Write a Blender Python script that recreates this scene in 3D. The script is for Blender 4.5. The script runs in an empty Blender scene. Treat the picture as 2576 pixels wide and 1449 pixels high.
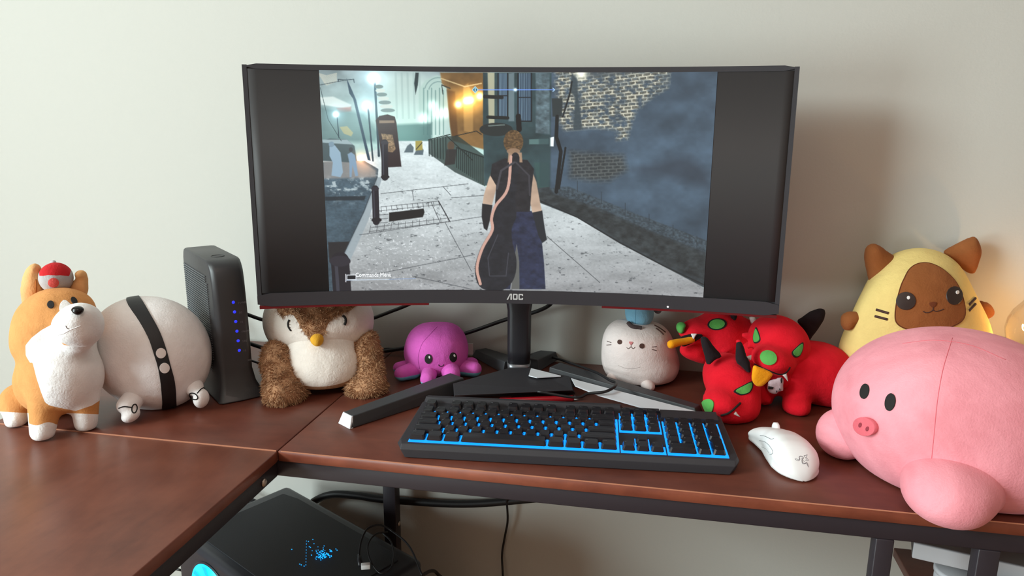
import bpy, bmesh, math, random
import numpy as np
from mathutils import Vector, Matrix
from mathutils.bvhtree import BVHTree

random.seed(4)
rng = np.random.default_rng(4)
S = bpy.context.scene
COL = S.collection

# ------------------------------------------------------------------ camera, world, light, exposure
CAM = np.array([0.4867, -0.8450, 1.18])
CR = np.array([0.98130587, 0.19233428, 0.00680506])
CU = np.array([-0.04945009, 0.21781095, 0.97473744])
CF = np.array([-0.1859932, 0.95685209, -0.22325012])
FPX = 1850.0
cd = bpy.data.cameras.new('camera')
cd.sensor_width = 36.0
cd.lens = FPX / 2576 * 36.0
cd.clip_start = 0.02
cam = bpy.data.objects.new('camera', cd)
COL.objects.link(cam)
cam.matrix_world = Matrix(((CR[0], CU[0], -CF[0], CAM[0]), (CR[1], CU[1], -CF[1], CAM[1]),
                           (CR[2], CU[2], -CF[2], CAM[2]), (0, 0, 0, 1)))
S.camera = cam

W = bpy.data.worlds.new('world')
S.world = W
W.use_nodes = True
W.node_tree.nodes['Background'].inputs[0].default_value = (0.75, 0.85, 1.0, 1)
W.node_tree.nodes['Background'].inputs[1].default_value = 1.0
S.view_settings.view_transform = 'Standard'
S.view_settings.look = 'None'
S.view_settings.gamma = 1
S.view_settings.exposure = 0.0
S.view_settings.use_curve_mapping = False
S.cycles.use_denoising = True
S.cycles.max_bounces = 10
S.cycles.sample_clamp_indirect = 8.0

WIN_C = (-1.90, -1.74, 2.02)          # middle of the window in the wall to the left
def area(name, loc, rot, sx, sy, power, col):
    l = bpy.data.lights.new(name, 'AREA')
    l.shape = 'RECTANGLE'; l.size = sx; l.size_y = sy; l.energy = power; l.color = col
    o = bpy.data.objects.new(name, l); COL.objects.link(o)
    o.location = loc; o.rotation_euler = rot
    return o
area('window_daylight', WIN_C, (0, math.radians(-90), math.radians(10)), 0.62, 1.25, 88.0, (0.86, 1.0, 0.995))
area('glass_door_daylight', (WIN_C[0], WIN_C[1], 0.78), (0, math.radians(-90), math.radians(10)), 1.0, 1.0, 56.0, (0.86, 1.0, 0.995))
area('ceiling_fill_light', (0.6, -1.1, 2.42), (0, 0, 0), 0.5, 0.5, 5.0, (1.0, 0.72, 0.64))  # added warm fill below the ceiling; no lamp fitting there

# ------------------------------------------------------------------ helpers
def lin(c):
    c = np.asarray(c, float) / 255.0
    return np.where(c <= 0.04045, c / 12.92, ((c + 0.055) / 1.055) ** 2.4)

def ray(px, py):
    return CR * (px - 1288) + CF * FPX - CU * (py - 724.5)
def at(px, py, dep):                    # the point seen at a pixel of the photograph, dep metres in front of the lens
    return CAM + ray(px, py) / FPX * dep
def on(px, py, z=0.74):                 # ... on the level z
    d = ray(px, py); return CAM + d * ((z - CAM[2]) / d[2])
def aty(px, py, y):                     # ... on the plane y
    d = ray(px, py); return CAM + d * ((y - CAM[1]) / d[1])
def depth(P):
    return (np.asarray(P) - CAM) @ CF
def proj(P):
    d = np.asarray(P) - CAM; w = d @ CF
    return np.stack([1288 + FPX * (d @ CR) / w, 724.5 - FPX * (d @ CU) / w], -1)
RH = np.array([CR[0], CR[1], 0]); RH /= np.linalg.norm(RH)
AW = np.array([-RH[1], RH[0], 0])
UP = np.array([0, 0, 1.0])
DT = 0.74                               # height of the desk top

WL = {}
def thing(name, label, cat, loc, group=None, rot=(0, 0, 0)):
    o = bpy.data.objects.new(name, None); COL.objects.link(o)
    o.location = loc; o.rotation_euler = rot; o.empty_display_size = 0.02
    o['label'] = label; o['category'] = cat
    if group: o['group'] = group
    WL[o] = np.array(loc, float)
    return o

def mo(name, V, F, mat, parent=None, smooth=True, local=False):
    V = np.asarray(V, float)
    base = WL.get(parent, np.zeros(3)) if parent is not None and not local else np.zeros(3)
    me = bpy.data.meshes.new(name)
    me.from_pydata((V - base).tolist(), [], [list(map(int, f)) for f in F])
    me.update()
    if smooth and len(me.polygons):
        me.polygons.foreach_set('use_smooth', [True] * len(me.polygons))
    if mat is not None: me.materials.append(mat)
    o = bpy.data.objects.new(name, me); COL.objects.link(o)
    if parent is not None:
        o.parent = parent; WL[o] = base
    return o

def structure(o): o['kind'] = 'structure'; return o

def box(c, s, rz=0.0):
    x, y, z = [v / 2 for v in s]
    V = np.array([[a * x, b * y, d * z] for a in (-1, 1) for b in (-1, 1) for d in (-1, 1)])
    cr, sr = math.cos(rz), math.sin(rz)
    V = V @ np.array([[cr, sr, 0], [-sr, cr, 0], [0, 0, 1]]) + np.asarray(c)
    return V, [(0, 1, 3, 2), (4, 6, 7, 5), (0, 4, 5, 1), (2, 3, 7, 6), (0, 2, 6, 4), (1, 5, 7, 3)]

def join(*ms):
    V = []; F = []; n = 0
    for v, f in ms:
        V.append(np.asarray(v)); F += [[i + n for i in q] for q in f]; n += len(v)
    return np.concatenate(V), F

def bev(o, w=0.002, seg=2):
    m = o.modifiers.new('b', 'BEVEL'); m.width = w; m.segments = seg; m.limit_method = 'ANGLE'; m.angle_limit = 0.6
    m.harden_normals = False
    return o

def flat(o):
    o.data.polygons.foreach_set('use_smooth', [False] * len(o.data.polygons)); return o

def catmull(P, n=8, closed=False):
    P = np.asarray(P, float)
    if len(P) < 3: return P
    Q = np.vstack([P[-1], P, P[0], P[1]]) if closed else np.vstack([2 * P[0] - P[1], P, 2 * P[-1] - P[-2]])
    out = []
    for i in range(1, len(Q) - 2):
        a, b, c, d = Q[i - 1], Q[i], Q[i + 1], Q[i + 2]
        for t in np.linspace(0, 1, n, endpoint=False):
            out.append(0.5 * (2 * b + (c - a) * t + (2 * a - 5 * b + 4 * c - d) * t * t + (3 * b - a - 3 * c + d) * t ** 3))
    if not closed: out.append(Q[-2])
    return np.array(out)

def tube(P, r, sides=8, cap=True):
    P = np.asarray(P, float); n = len(P)
    r = np.full(n, r) if np.isscalar(r) else np.asarray(r, float)
    T = np.gradient(P, axis=0); T /= np.linalg.norm(T, axis=1)[:, None] + 1e-12
    up = np.array([0, 0, 1.0]) if abs(T[0][2]) < 0.9 else np.array([1.0, 0, 0])
    N = np.cross(T[0], up); N /= np.linalg.norm(N)
    V = []
    for i in range(n):
        N = N - T[i] * (N @ T[i]); N /= np.linalg.norm(N) + 1e-12
        B = np.cross(T[i], N)
        for k in range(sides):
            a = 2 * math.pi * k / sides
            V.append(P[i] + r[i] * (N * math.cos(a) + B * math.sin(a)))
    F = []
    for i in range(n - 1):
        for k in range(sides):
            k2 = (k + 1) % sides
            F.append((i * sides + k, (i + 1) * sides + k, (i + 1) * sides + k2, i * sides + k2))
    if cap:
        F.append(tuple(range(sides))); F.append(tuple((n - 1) * sides + k for k in reversed(range(sides))))
    return np.array(V), F

def lathe(c, prof, n=24, axis=UP):
    axis = np.asarray(axis, float); axis /= np.linalg.norm(axis)
    a = np.cross(axis, [1, 0, 0] if abs(axis[0]) < 0.9 else [0, 1, 0]); a /= np.linalg.norm(a); b = np.cross(axis, a)
    V = []; F = []
    for r, z in prof:
        for k in range(n):
            t = 2 * math.pi * k / n
            V.append(np.asarray(c) + axis * z + r * (a * math.cos(t) + b * math.sin(t)))
    for i in range(len(prof) - 1):
        for k in range(n):
            k2 = (k + 1) % n
            F.append((i * n + k, i * n + k2, (i + 1) * n + k2, (i + 1) * n + k))
    F.append(tuple(reversed(range(n)))); F.append(tuple((len(prof) - 1) * n + k for k in range(n)))
    return np.array(V), F

def prism(poly, z0, z1, poly1=None):
    """upright prism of an xy outline; poly1 = outline at the top"""
    n = len(poly); poly1 = poly if poly1 is None else poly1
    A = 0.5 * sum(poly[i][0] * poly[(i + 1) % n][1] - poly[(i + 1) % n][0] * poly[i][1] for i in range(n))
    if A < 0: poly = poly[::-1]; poly1 = poly1[::-1]
    z0 = [z0] * n if np.isscalar(z0) else z0; z1 = [z1] * n if np.isscalar(z1) else z1
    V = [(p[0], p[1], z0[i]) for i, p in enumerate(poly)] + [(p[0], p[1], z1[i]) for i, p in enumerate(poly1)]
    F = [tuple(reversed(range(n))), tuple(range(n, 2 * n))]
    for i in range(n):
        j = (i + 1) % n
        F.append((i, j, n + j, n + i))
    return np.array(V, float), F

# ---- signed-distance plush modelling: smooth unions meshed with surface nets
def E(px, py, dep, rx, rz, ry=None, roll=0.0, k=0.012, yaw=0.0, sub=False):
    """ellipsoid with outline radii rx, rz (pixels at its distance), thickness radius ry (metres)"""
    s = FPX / dep
    ry = min(rx, rz) / s if ry is None else ry
    cr, sr = math.cos(math.radians(roll)), math.sin(math.radians(roll))
    cy, sy = math.cos(math.radians(yaw)), math.sin(math.radians(yaw))
    a = RH * cy + AW * sy; b = AW * cy - RH * sy
    M = np.array([a * cr + UP * sr, b, UP * cr - a * sr])
    return ('e', at(px, py, dep), np.array([rx / s, ry, rz / s]), M, k, sub)
def Cc(p, q, rp, rq, k=0.012, sub=False):
    """tapered capsule between (px,py,dep) points, radii in pixels"""
    return ('c', at(*p), at(*q), rp / (FPX / p[2]), rq / (FPX / q[2]), k, sub)

def sdf(prims, P):
    D = None
    for pr in prims:
        if pr[0] == 'e':
            _, c, r, M, k, sub = pr
            L = (P - c) @ M.T
            k0 = np.linalg.norm(L / r, axis=-1); k1 = np.linalg.norm(L / r ** 2, axis=-1) + 1e-9
            d = k0 * (k0 - 1) / k1
        else:
            _, a, b, ra, rb, k, sub = pr
            ab = b - a
            t = np.clip(((P - a) @ ab) / (ab @ ab + 1e-12), 0, 1)
            d = np.linalg.norm(P - (a + t[..., None] * ab), axis=-1) - (ra + t * (rb - ra))
        if D is None: D = d
        elif sub:
            h = np.clip(0.5 - 0.5 * (D + d) / k, 0, 1); D = D * (1 - h) - d * h + k * h * (1 - h)
        else:
            h = np.clip(0.5 + 0.5 * (D - d) / k, 0, 1); D = D * (1 - h) + d * h - k * h * (1 - h)
    return D

def nets(Fv, org, step):
    nx, ny, nz = Fv.shape
    s = Fv < 0
    cnt = np.zeros((nx - 1, ny - 1, nz - 1)); acc = np.zeros((nx - 1, ny - 1, nz - 1, 3))
    cs = [(i, j, k) for i in (0, 1) for j in (0, 1) for k in (0, 1)]
    def sl(A, c): return A[c[0]:nx - 1 + c[0], c[1]:ny - 1 + c[1], c[2]:nz - 1 + c[2]]
    for a in cs:
        for ax in range(3):
            if a[ax] == 1: continue
            b = list(a); b[ax] = 1
            fa, fb = sl(Fv, a), sl(Fv, b)
            m = sl(s, a) != sl(s, b)
            t = np.where(m, fa / np.where(m, fa - fb, 1), 0)
            for d in range(3):
                acc[..., d] += np.where(m, a[d] + (t if d == ax else 0), 0)
            cnt += m
    act = cnt > 0
    idx = np.full(act.shape, -1); idx[act] = np.arange(act.sum())
    I = np.argwhere(act)
    V = org + step * (I + acc[act] / cnt[act][:, None])
    quads = []
    for ax in range(3):
        o1, o2 = [(1, 2), (2, 0), (0, 1)][ax]
        sh = [slice(None)] * 3; sh[ax] = slice(0, -1); sh[o1] = slice(1, -1); sh[o2] = slice(1, -1)
        sh2 = list(sh); sh2[ax] = slice(1, None)
        A, B = s[tuple(sh)], s[tuple(sh2)]
        for flip in (0, 1):
            m = (A & ~B) if not flip else (~A & B)
            W_ = np.argwhere(m)
            W_[:, o1] += 1; W_[:, o2] += 1
            def g(d1, d2):
                Q = W_.copy(); Q[:, o1] += d1; Q[:, o2] += d2
                return idx[Q[:, 0], Q[:, 1], Q[:, 2]]
            q = np.stack([g(-1, -1), g(0, -1), g(0, 0), g(-1, 0)], 1)
            quads.append(q if not flip else q[:, ::-1])
    return V, np.concatenate(quads)

def blob(prims, step=0.003, floor=None, smooth=1):
    lo = []; hi = []
    for p in prims:
        if p[0] == 'e':
            r = max(p[2]); lo.append(p[1] - r); hi.append(p[1] + r)
        else:
            r = max(p[3], p[4]); lo += [p[1] - r, p[2] - r]; hi += [p[1] + r, p[2] + r]
    lo = np.min(lo, 0) - 3 * step; hi = np.max(hi, 0) + 3 * step
    n = np.ceil((hi - lo) / step).astype(int) + 1
    G = np.stack(np.meshgrid(*[lo[i] + step * np.arange(n[i]) for i in range(3)], indexing='ij'), -1)
    D = sdf(prims, G)
    if floor is not None:                                   # sits on the desk: flattened underneath
        D = np.maximum(D, floor - G[..., 2])
    V, F = nets(D, lo, step)
    for _ in range(smooth): V = relax(V, F)
    return V, F

def relax(V, F):
    F = np.asarray(F); A = np.zeros_like(V); c = np.zeros(len(V))
    for i in range(4):
        for j in (1, 3):
            np.add.at(A, F[:, i], V[F[:, (i + j) % 4]]); np.add.at(c, F[:, i], 1)
    return 0.5 * V + 0.5 * A / np.maximum(c, 1)[:, None]

def normals(V, F):
    V = np.asarray(V); N = np.zeros_like(V)
    for f in F:
        a, b, c = V[f[0]], V[f[1]], V[f[2]]
        n = np.cross(b - a, c - a)
        for i in f: N[i] += n
    return N / (np.linalg.norm(N, axis=1)[:, None] + 1e-12)

def polysd(poly, P):
    """signed distance (pixels) of points to a closed outline, negative inside"""
    poly = np.asarray(poly, float); d = np.full(len(P), 1e9); ins = np.zeros(len(P), bool)
    for i in range(len(poly)):
        a, b = poly[i], poly[(i + 1) % len(poly)]
        e = b - a; w = P - a
        t = np.clip((w @ e) / (e @ e + 1e-12), 0, 1)
        d = np.minimum(d, np.linalg.norm(w - t[:, None] * e, axis=1))
        c = ((a[1] <= P[:, 1]) != (b[1] <= P[:, 1]))
        if e[1] != 0:
            xi = a[0] + (P[:, 1] - a[1]) / e[1] * e[0]
            ins ^= c & (P[:, 0] < xi)
    return np.where(ins, -d, d)

def clip(V, F, g):
    """cuts a mesh along g = 0; returns the g<0 part and the g>=0 part"""
    out = []
    for sgn in (1, -1):
        h = g * sgn
        NV = []; mp = {}; NF = []
        def vid(key, pos):
            if key not in mp: mp[key] = len(NV); NV.append(pos)
            return mp[key]
        for f in F:
            hs = [h[i] for i in f]
            if max(hs) < 0:
                NF.append([vid(int(i), V[i]) for i in f]); continue
            if min(hs) >= 0: continue
            q = []
            for a, b in zip(f, list(f[1:]) + [f[0]]):
                if h[a] < 0: q.append(vid(int(a), V[a]))
                if (h[a] < 0) != (h[b] < 0):
                    lo_, hi_ = (a, b) if a < b else (b, a)
                    t = h[lo_] / (h[lo_] - h[hi_])
                    q.append(vid((int(lo_), int(hi_)), V[lo_] + t * (V[hi_] - V[lo_])))
            qq = [x for i, x in enumerate(q) if x != q[i - 1]]
            if len(qq) > 2: NF.append(qq)
        out.append((np.array(NV) if NV else np.zeros((0, 3)), NF))
    return out

def front(V, F):
    """large where the surface turns away from the lens, so outlines only take the near side"""
    N = normals(V, F); d = V - CAM; d /= np.linalg.norm(d, axis=1)[:, None]
    return (N * d).sum(1) > 0.12

def split_px(M, poly, smooth=True, n=6):
    V, F = M
    if smooth: poly = catmull(poly, n, True)
    g = polysd(poly, proj(V)); g = np.where(front(V, F), np.abs(g) + 3, g)
    return clip(V, F, g)

def patch(M, poly, off=0.0008, smooth=True, n=6, thick=0.001):
    """a piece of cloth sewn onto the surface: follows it, raised by off, with an edge"""
    V, F = M
    P = proj(V); poly = np.asarray(poly, float)
    if smooth: poly = catmull(poly, n, True)
    keep = np.all((P > poly.min(0) - 12) & (P < poly.max(0) + 12), 1) & ~front(V, F)
    Fk = [f for f in F if all(keep[i] for i in f)]
    if not Fk: return np.zeros((0, 3)), []
    used = sorted({int(i) for f in Fk for i in f}); mp = {u: i for i, u in enumerate(used)}
    N = normals(V, F)[used]; V2 = V[used]; F2 = [[mp[int(i)] for i in f] for f in Fk]
    for _ in range(2):                                          # finer cells so that small outlines stay round
        V2, F2, N = subdiv(V2, F2, N)
    g = polysd(poly, proj(V2))
    V2n = np.hstack([V2, N])
    (A, FA), _ = clip(V2n, F2, g)
    if not len(FA): return np.zeros((0, 3)), []
    pos, nn = A[:, :3], A[:, 3:]
    nn = nn / (np.linalg.norm(nn, axis=1)[:, None] + 1e-9)
    top = pos + nn * off; bot = pos - nn * thick
    edges = {}
    for f in FA:
        for a, b in zip(f, f[1:] + f[:1]): edges[(a, b)] = 1
    n0 = len(top); FF = [list(f) for f in FA]
    for a, b in edges:
        if (b, a) not in edges: FF.append([b, a, n0 + a, n0 + b])
    return np.vstack([top, bot]), FF

def subdiv(V, F, N):
    Vl = list(V); Nl = list(N); e = {}; FF = []
    def mid(a, b):
        k = (a, b) if a < b else (b, a)
        if k not in e:
            e[k] = len(Vl); Vl.append((V[a] + V[b]) / 2); Nl.append((N[a] + N[b]) / 2)
        return e[k]
    for f in F:
        c = len(Vl); Vl.append(np.mean([V[i] for i in f], 0)); Nl.append(np.mean([N[i] for i in f], 0))
        m = [mid(f[i], f[(i + 1) % len(f)]) for i in range(len(f))]
        for i in range(len(f)): FF.append([f[i], m[i], c, m[i - 1]])
    return np.array(Vl), FF, np.array(Nl)

def bvh(*Ms):
    V, F = join(*[(m[0], [list(map(int, f)) for f in m[1]]) for m in Ms])
    return BVHTree.FromPolygons([Vector(v) for v in V], F)

def hit(b, px, py):
    d = ray(px, py); h = b.ray_cast(Vector(CAM), Vector(d / np.linalg.norm(d)))
    return (None, None) if h[0] is None else (np.array(h[0]), np.array(h[1]))

def stroke(b, pts, w, n=8, closed=False, lift=0.0):
    """a sewn line along the surface under photo points; w = width in metres"""
    P = catmull(pts, n, closed) if len(pts) > 2 else np.linspace(pts[0], pts[1], 12)
    if closed: P = np.vstack([P, P[:1]])
    Q = []
    for p in P:
        h, nn = hit(b, *p)
        if h is not None: Q.append(h + nn * lift)
    if len(Q) < 2: return np.zeros((0, 3)), []
    return tube(Q, w / 2, 6)

def ellpoly(cx, cy, rx, ry, roll=0, n=20):
    a = np.linspace(0, 2 * math.pi, n, endpoint=False); c, s = math.cos(math.radians(roll)), math.sin(math.radians(roll))
    x, y = rx * np.cos(a), ry * np.sin(a)
    return np.stack([cx + x * c - y * s, cy + x * s + y * c], 1)

def pad(poly, dep, T, w, step=0.0022, yaw=0.0, smooth=True, lean=0.0, n=6, round_=1):
    """a stuffed flat piece (an ear, a paw) with the outline poly (pixels), thickness 2T, edge roundness w"""
    poly = np.asarray(poly, float)
    if smooth: poly = catmull(poly, n, True)
    c = poly.mean(0); C = at(c[0], c[1], dep)
    cy, sy = math.cos(math.radians(yaw)), math.sin(math.radians(yaw)); cl, sl_ = math.cos(math.radians(lean)), math.sin(math.radians(lean))
    a = RH * cy + AW * sy; b0 = AW * cy - RH * sy
    b = b0 * cl - UP * sl_; u = UP * cl + b0 * sl_
    # outline on the pad's plane
    Q = []
    for p in poly:
        d = ray(*p); t = ((C - CAM) @ b) / (d @ b); h = CAM + d * t - C
        Q.append((h @ a, h @ u))
    Q = np.array(Q)
    lo = np.array([Q[:, 0].min(), -T, Q[:, 1].min()]) - 3 * step; hi = np.array([Q[:, 0].max(), T, Q[:, 1].max()]) + 3 * step
    nn = np.ceil((hi - lo) / step).astype(int) + 1
    G = np.stack(np.meshgrid(*[lo[i] + step * np.arange(nn[i]) for i in range(3)], indexing='ij'), -1)
    d2 = polysd(Q, G[:, 0, :, :][..., [0, 2]].reshape(-1, 2)).reshape(nn[0], 1, nn[2])
    t = np.clip(-d2 / w, 0, 1); hgt = T * np.sqrt(t * (2 - t))
    az = np.abs(G[..., 1])
    Fv = np.where(d2 < 0, az - hgt, d2 + az)
    V, F = nets(Fv, lo, step)
    for _ in range(round_): V = relax(V, F)
    return C + V[:, :1] * a + V[:, 1:2] * b + V[:, 2:3] * u, F

def text_mesh(s, size, extrude=0.0, res=2):
    cu = bpy.data.curves.new('t', 'FONT'); cu.body = s; cu.size = size; cu.align_x = 'LEFT'; cu.extrude = extrude; cu.resolution_u = res
    o = bpy.data.objects.new('t', cu); COL.objects.link(o)
    bpy.context.view_layer.update()
    me = bpy.data.meshes.new_from_object(o.evaluated_get(bpy.context.evaluated_depsgraph_get()))
    V = np.array([v.co[:] for v in me.vertices]).reshape(-1, 3); F = [list(p.vertices) for p in me.polygons]
    bpy.data.objects.remove(o); bpy.data.curves.remove(cu); bpy.data.meshes.remove(me)
    return V, F

# ------------------------------------------------------------------ materials
def newmat(name):
    m = bpy.data.materials.new(name); m.use_nodes = True
    return m, m.node_tree.nodes, m.node_tree.links, m.node_tree.nodes['Principled BSDF']

def plain(name, rgb, rough=0.5, metal=0.0, spec=0.5, bump=0.0, bscale=200, emit=None, estr=0.0, coat=0.0, var=0.0, vscale=20):
    m, N, L, P = newmat(name)
    c = tuple(lin(rgb)) + (1,)
    P.inputs['Base Color'].default_value = c; P.inputs['Roughness'].default_value = rough
    P.inputs['Metallic'].default_value = metal; P.inputs['Specular IOR Level'].default_value = spec
    P.inputs['Coat Weight'].default_value = coat
    tc = N.new('ShaderNodeTexCoord')
    if var:
        nz = N.new('ShaderNodeTexNoise'); nz.inputs['Scale'].default_value = vscale; nz.inputs['Detail'].default_value = 5
        L.new(tc.outputs['Object'], nz.inputs['Vector'])
        mx = N.new('ShaderNodeMix'); mx.data_type = 'RGBA'
        mx.inputs[6].default_value = tuple(np.array(c[:3]) * (1 - var)) + (1,); mx.inputs[7].default_value = tuple(np.minimum(np.array(c[:3]) * (1 + var), 1)) + (1,)
        L.new(nz.outputs['Fac'], mx.inputs[0]); L.new(mx.outputs[2], P.inputs['Base Color'])
    if bump:
        nz = N.new('ShaderNodeTexNoise'); nz.inputs['Scale'].default_value = bscale; nz.inputs['Detail'].default_value = 3
        L.new(tc.outputs['Object'], nz.inputs['Vector'])
        b = N.new('ShaderNodeBump'); b.inputs['Strength'].default_value = bump; b.inputs['Distance'].default_value = 0.002
        L.new(nz.outputs['Fac'], b.inputs['Height']); L.new(b.outputs[0], P.inputs['Normal'])
    if emit is not None:
        P.inputs['Emission Color'].default_value = tuple(lin(emit)) + (1,); P.inputs['Emission Strength'].default_value = estr
    return m

def plush(name, rgb, nap=0.12, nscale=28, sheen=0.25, bump=0.35, bscale=420):
    """short-pile toy fabric: colour shifts where the pile is brushed, fine fuzzy relief, soft sheen"""
    m, N, L, P = newmat(name)
    c = lin(rgb)
    tc = N.new('ShaderNodeTexCoord')
    nz = N.new('ShaderNodeTexNoise'); nz.inputs['Scale'].default_value = nscale; nz.inputs['Detail'].default_value = 4; nz.inputs['Roughness'].default_value = 0.6
    nz.inputs['Distortion'].default_value = 0.6
    L.new(tc.outputs['Object'], nz.inputs['Vector'])
    rp = N.new('ShaderNodeValToRGB'); rp.color_ramp.elements[0].position = 0.35; rp.color_ramp.elements[1].position = 0.68
    rp.color_ramp.elements[0].color = tuple(c * (1 - nap)) + (1,); rp.color_ramp.elements[1].color = tuple(np.minimum(c * (1 + nap * .7) + nap * .04, 1)) + (1,)
    L.new(nz.outputs['Fac'], rp.inputs[0]); L.new(rp.outputs[0], P.inputs['Base Color'])
    P.inputs['Roughness'].default_value = 0.92; P.inputs['Specular IOR Level'].default_value = 0.15
    P.inputs['Sheen Weight'].default_value = sheen; P.inputs['Sheen Roughness'].default_value = 0.5
    P.inputs['Sheen Tint'].default_value = tuple(np.minimum(c * 1.1 + .15, 1)) + (1,)
    n2 = N.new('ShaderNodeTexNoise'); n2.inputs['Scale'].default_value = bscale; n2.inputs['Detail'].default_value = 3
    L.new(tc.outputs['Object'], n2.inputs['Vector'])
    n3 = N.new('ShaderNodeTexNoise'); n3.inputs['Scale'].default_value = nscale * 1.6; n3.inputs['Detail'].default_value = 3
    L.new(tc.outputs['Object'], n3.inputs['Vector'])
    b = N.new('ShaderNodeBump'); b.inputs['Strength'].default_value = bump; b.inputs['Distance'].default_value = 0.0015
    L.new(n2.outputs['Fac'], b.inputs['Height'])
    b2 = N.new('ShaderNodeBump'); b2.inputs['Strength'].default_value = 0.35; b2.inputs['Distance'].default_value = 0.006
    L.new(n3.outputs['Fac'], b2.inputs['Height']); L.new(b.outputs[0], b2.inputs['Normal'])
    L.new(b2.outputs[0], P.inputs['Normal'])
    return m

def wood(name, c0, c1, rough, axis='x', scale=7.0, coat=0.0, spec=0.5):
    m, N, L, P = newmat(name)
    tc = N.new('ShaderNodeTexCoord'); mp = N.new('ShaderNodeMapping')
    st = {'x': (1.6, 7, 7), 'y': (7, 1.6, 7)}[axis]
    mp.inputs['Scale'].default_value = st
    L.new(tc.outputs['Object'], mp.inputs['Vector'])
    nz = N.new('ShaderNodeTexNoise'); nz.inputs['Scale'].default_value = scale; nz.inputs['Detail'].default_value = 8; nz.inputs['Roughness'].default_value = 0.62
    nz.inputs['Distortion'].default_value = 0.8
    L.new(mp.outputs[0], nz.inputs['Vector'])
    n2 = N.new('ShaderNodeTexNoise'); n2.inputs['Scale'].default_value = 9; n2.inputs['Detail'].default_value = 6; n2.inputs['Roughness'].default_value = 0.6
    L.new(tc.outputs['Object'], n2.inputs['Vector'])
    ad = N.new('ShaderNodeMath'); ad.operation = 'ADD'
    mu = N.new('ShaderNodeMath'); mu.operation = 'MULTIPLY'; mu.inputs[1].default_value = 0.72
    L.new(n2.outputs['Fac'], mu.inputs[0]); mu2 = N.new('ShaderNodeMath'); mu2.operation = 'MULTIPLY'; mu2.inputs[1].default_value = 0.28
    L.new(nz.outputs['Fac'], mu2.inputs[0]); L.new(mu.outputs[0], ad.inputs[0]); L.new(mu2.outputs[0], ad.inputs[1])
    rp = N.new('ShaderNodeValToRGB'); rp.color_ramp.elements[0].position = 0.36; rp.color_ramp.elements[1].position = 0.64
    rp.color_ramp.elements[0].color = tuple(lin(c0)) + (1,); rp.color_ramp.elements[1].color = tuple(lin(c1)) + (1,)
    L.new(ad.outputs[0], rp.inputs[0]); L.new(rp.outputs[0], P.inputs['Base Color'])
    P.inputs['Roughness'].default_value = rough; P.inputs['Specular IOR Level'].default_value = spec
    P.inputs['Coat Weight'].default_value = coat
    b = N.new('ShaderNodeBump'); b.inputs['Strength'].default_value = 0.06; b.inputs['Distance'].default_value = 0.001
    L.new(nz.outputs['Fac'], b.inputs['Height']); L.new(b.outputs[0], P.inputs['Normal'])
    return m

M = {}
M['wall'] = plain('painted_wall', (196, 196, 190), 0.85, bump=0.10, bscale=260, spec=0.25)
M['ceiling'] = plain('ceiling_paint', (196, 188, 180), 0.9)
M['floor'] = wood('oak_floor', (120, 84, 56), (160, 116, 80), 0.45)
M['desk_x'] = wood('walnut_laminate_along_x', (84, 42, 32), (112, 60, 46), 0.36, 'x', 7, spec=0.5)
M['desk_y'] = wood('walnut_laminate_along_y', (104, 56, 42), (136, 80, 62), 0.36, 'y', 7, spec=0.5)
M['band'] = wood('edge_band', (106, 52, 38), (146, 80, 58), 0.4, 'x', 9)
M['steel'] = plain('black_steel', (44, 39, 46), 0.45, 0.0, bump=0.05)
M['seam'] = plain('seam_and_highlight_tone', (190, 128, 100), 0.45, var=.12, vscale=40)  # pale seam tone, also the painted highlight on the front edge
M['bolt'] = plain('bolt_steel', (200, 190, 178), 0.4, 0.9)
M['blk'] = plain('black_plastic', (34, 33, 38), 0.42, bump=0.05, bscale=900)
M['blk_matte'] = plain('matte_black_plastic', (46, 45, 50), 0.6, bump=0.06, bscale=900)
M['grey_pl'] = plain('dark_grey_plastic', (58, 60, 64), 0.5, bump=0.05, bscale=700)
M['silver'] = plain('silver_inlay', (226, 231, 238), 0.4, 0.1)
M['silver_dk'] = plain('brushed_silver', (120, 122, 126), 0.35, 0.7)
M['red_trim'] = plain('red_trim', (98, 14, 22), 0.35)
M['logo'] = plain('logo_grey', (190, 190, 190), 0.4)
M['cable'] = plain('cable_black', (22, 21, 24), 0.5)
M['white_pl'] = plain('white_plastic', (244, 246, 247), 0.42, spec=0.4)
M['led_blue'] = plain('blue_led', (20, 30, 160), 0.3, emit=(50, 60, 255), estr=1.0)
M['key_glow'] = plain('keyboard_backlight', (5, 40, 120), 0.4, emit=(14, 140, 255), estr=1.8)
M['fan_glow'] = plain('fan_light', (0, 60, 120), 0.4, emit=(0, 205, 255), estr=1.7)
M['thread_blk'] = plain('black_thread', (26, 22, 22), 0.8, bump=0.3, bscale=1500)
M['thread_brn'] = plain('brown_thread', (74, 46, 38), 0.8, bump=0.3, bscale=1500)
M['bead'] = plain('black_bead', (14, 13, 14), 0.25)
M['wht_felt'] = plush('white_felt', (238, 236, 234), nap=0.05)

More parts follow.
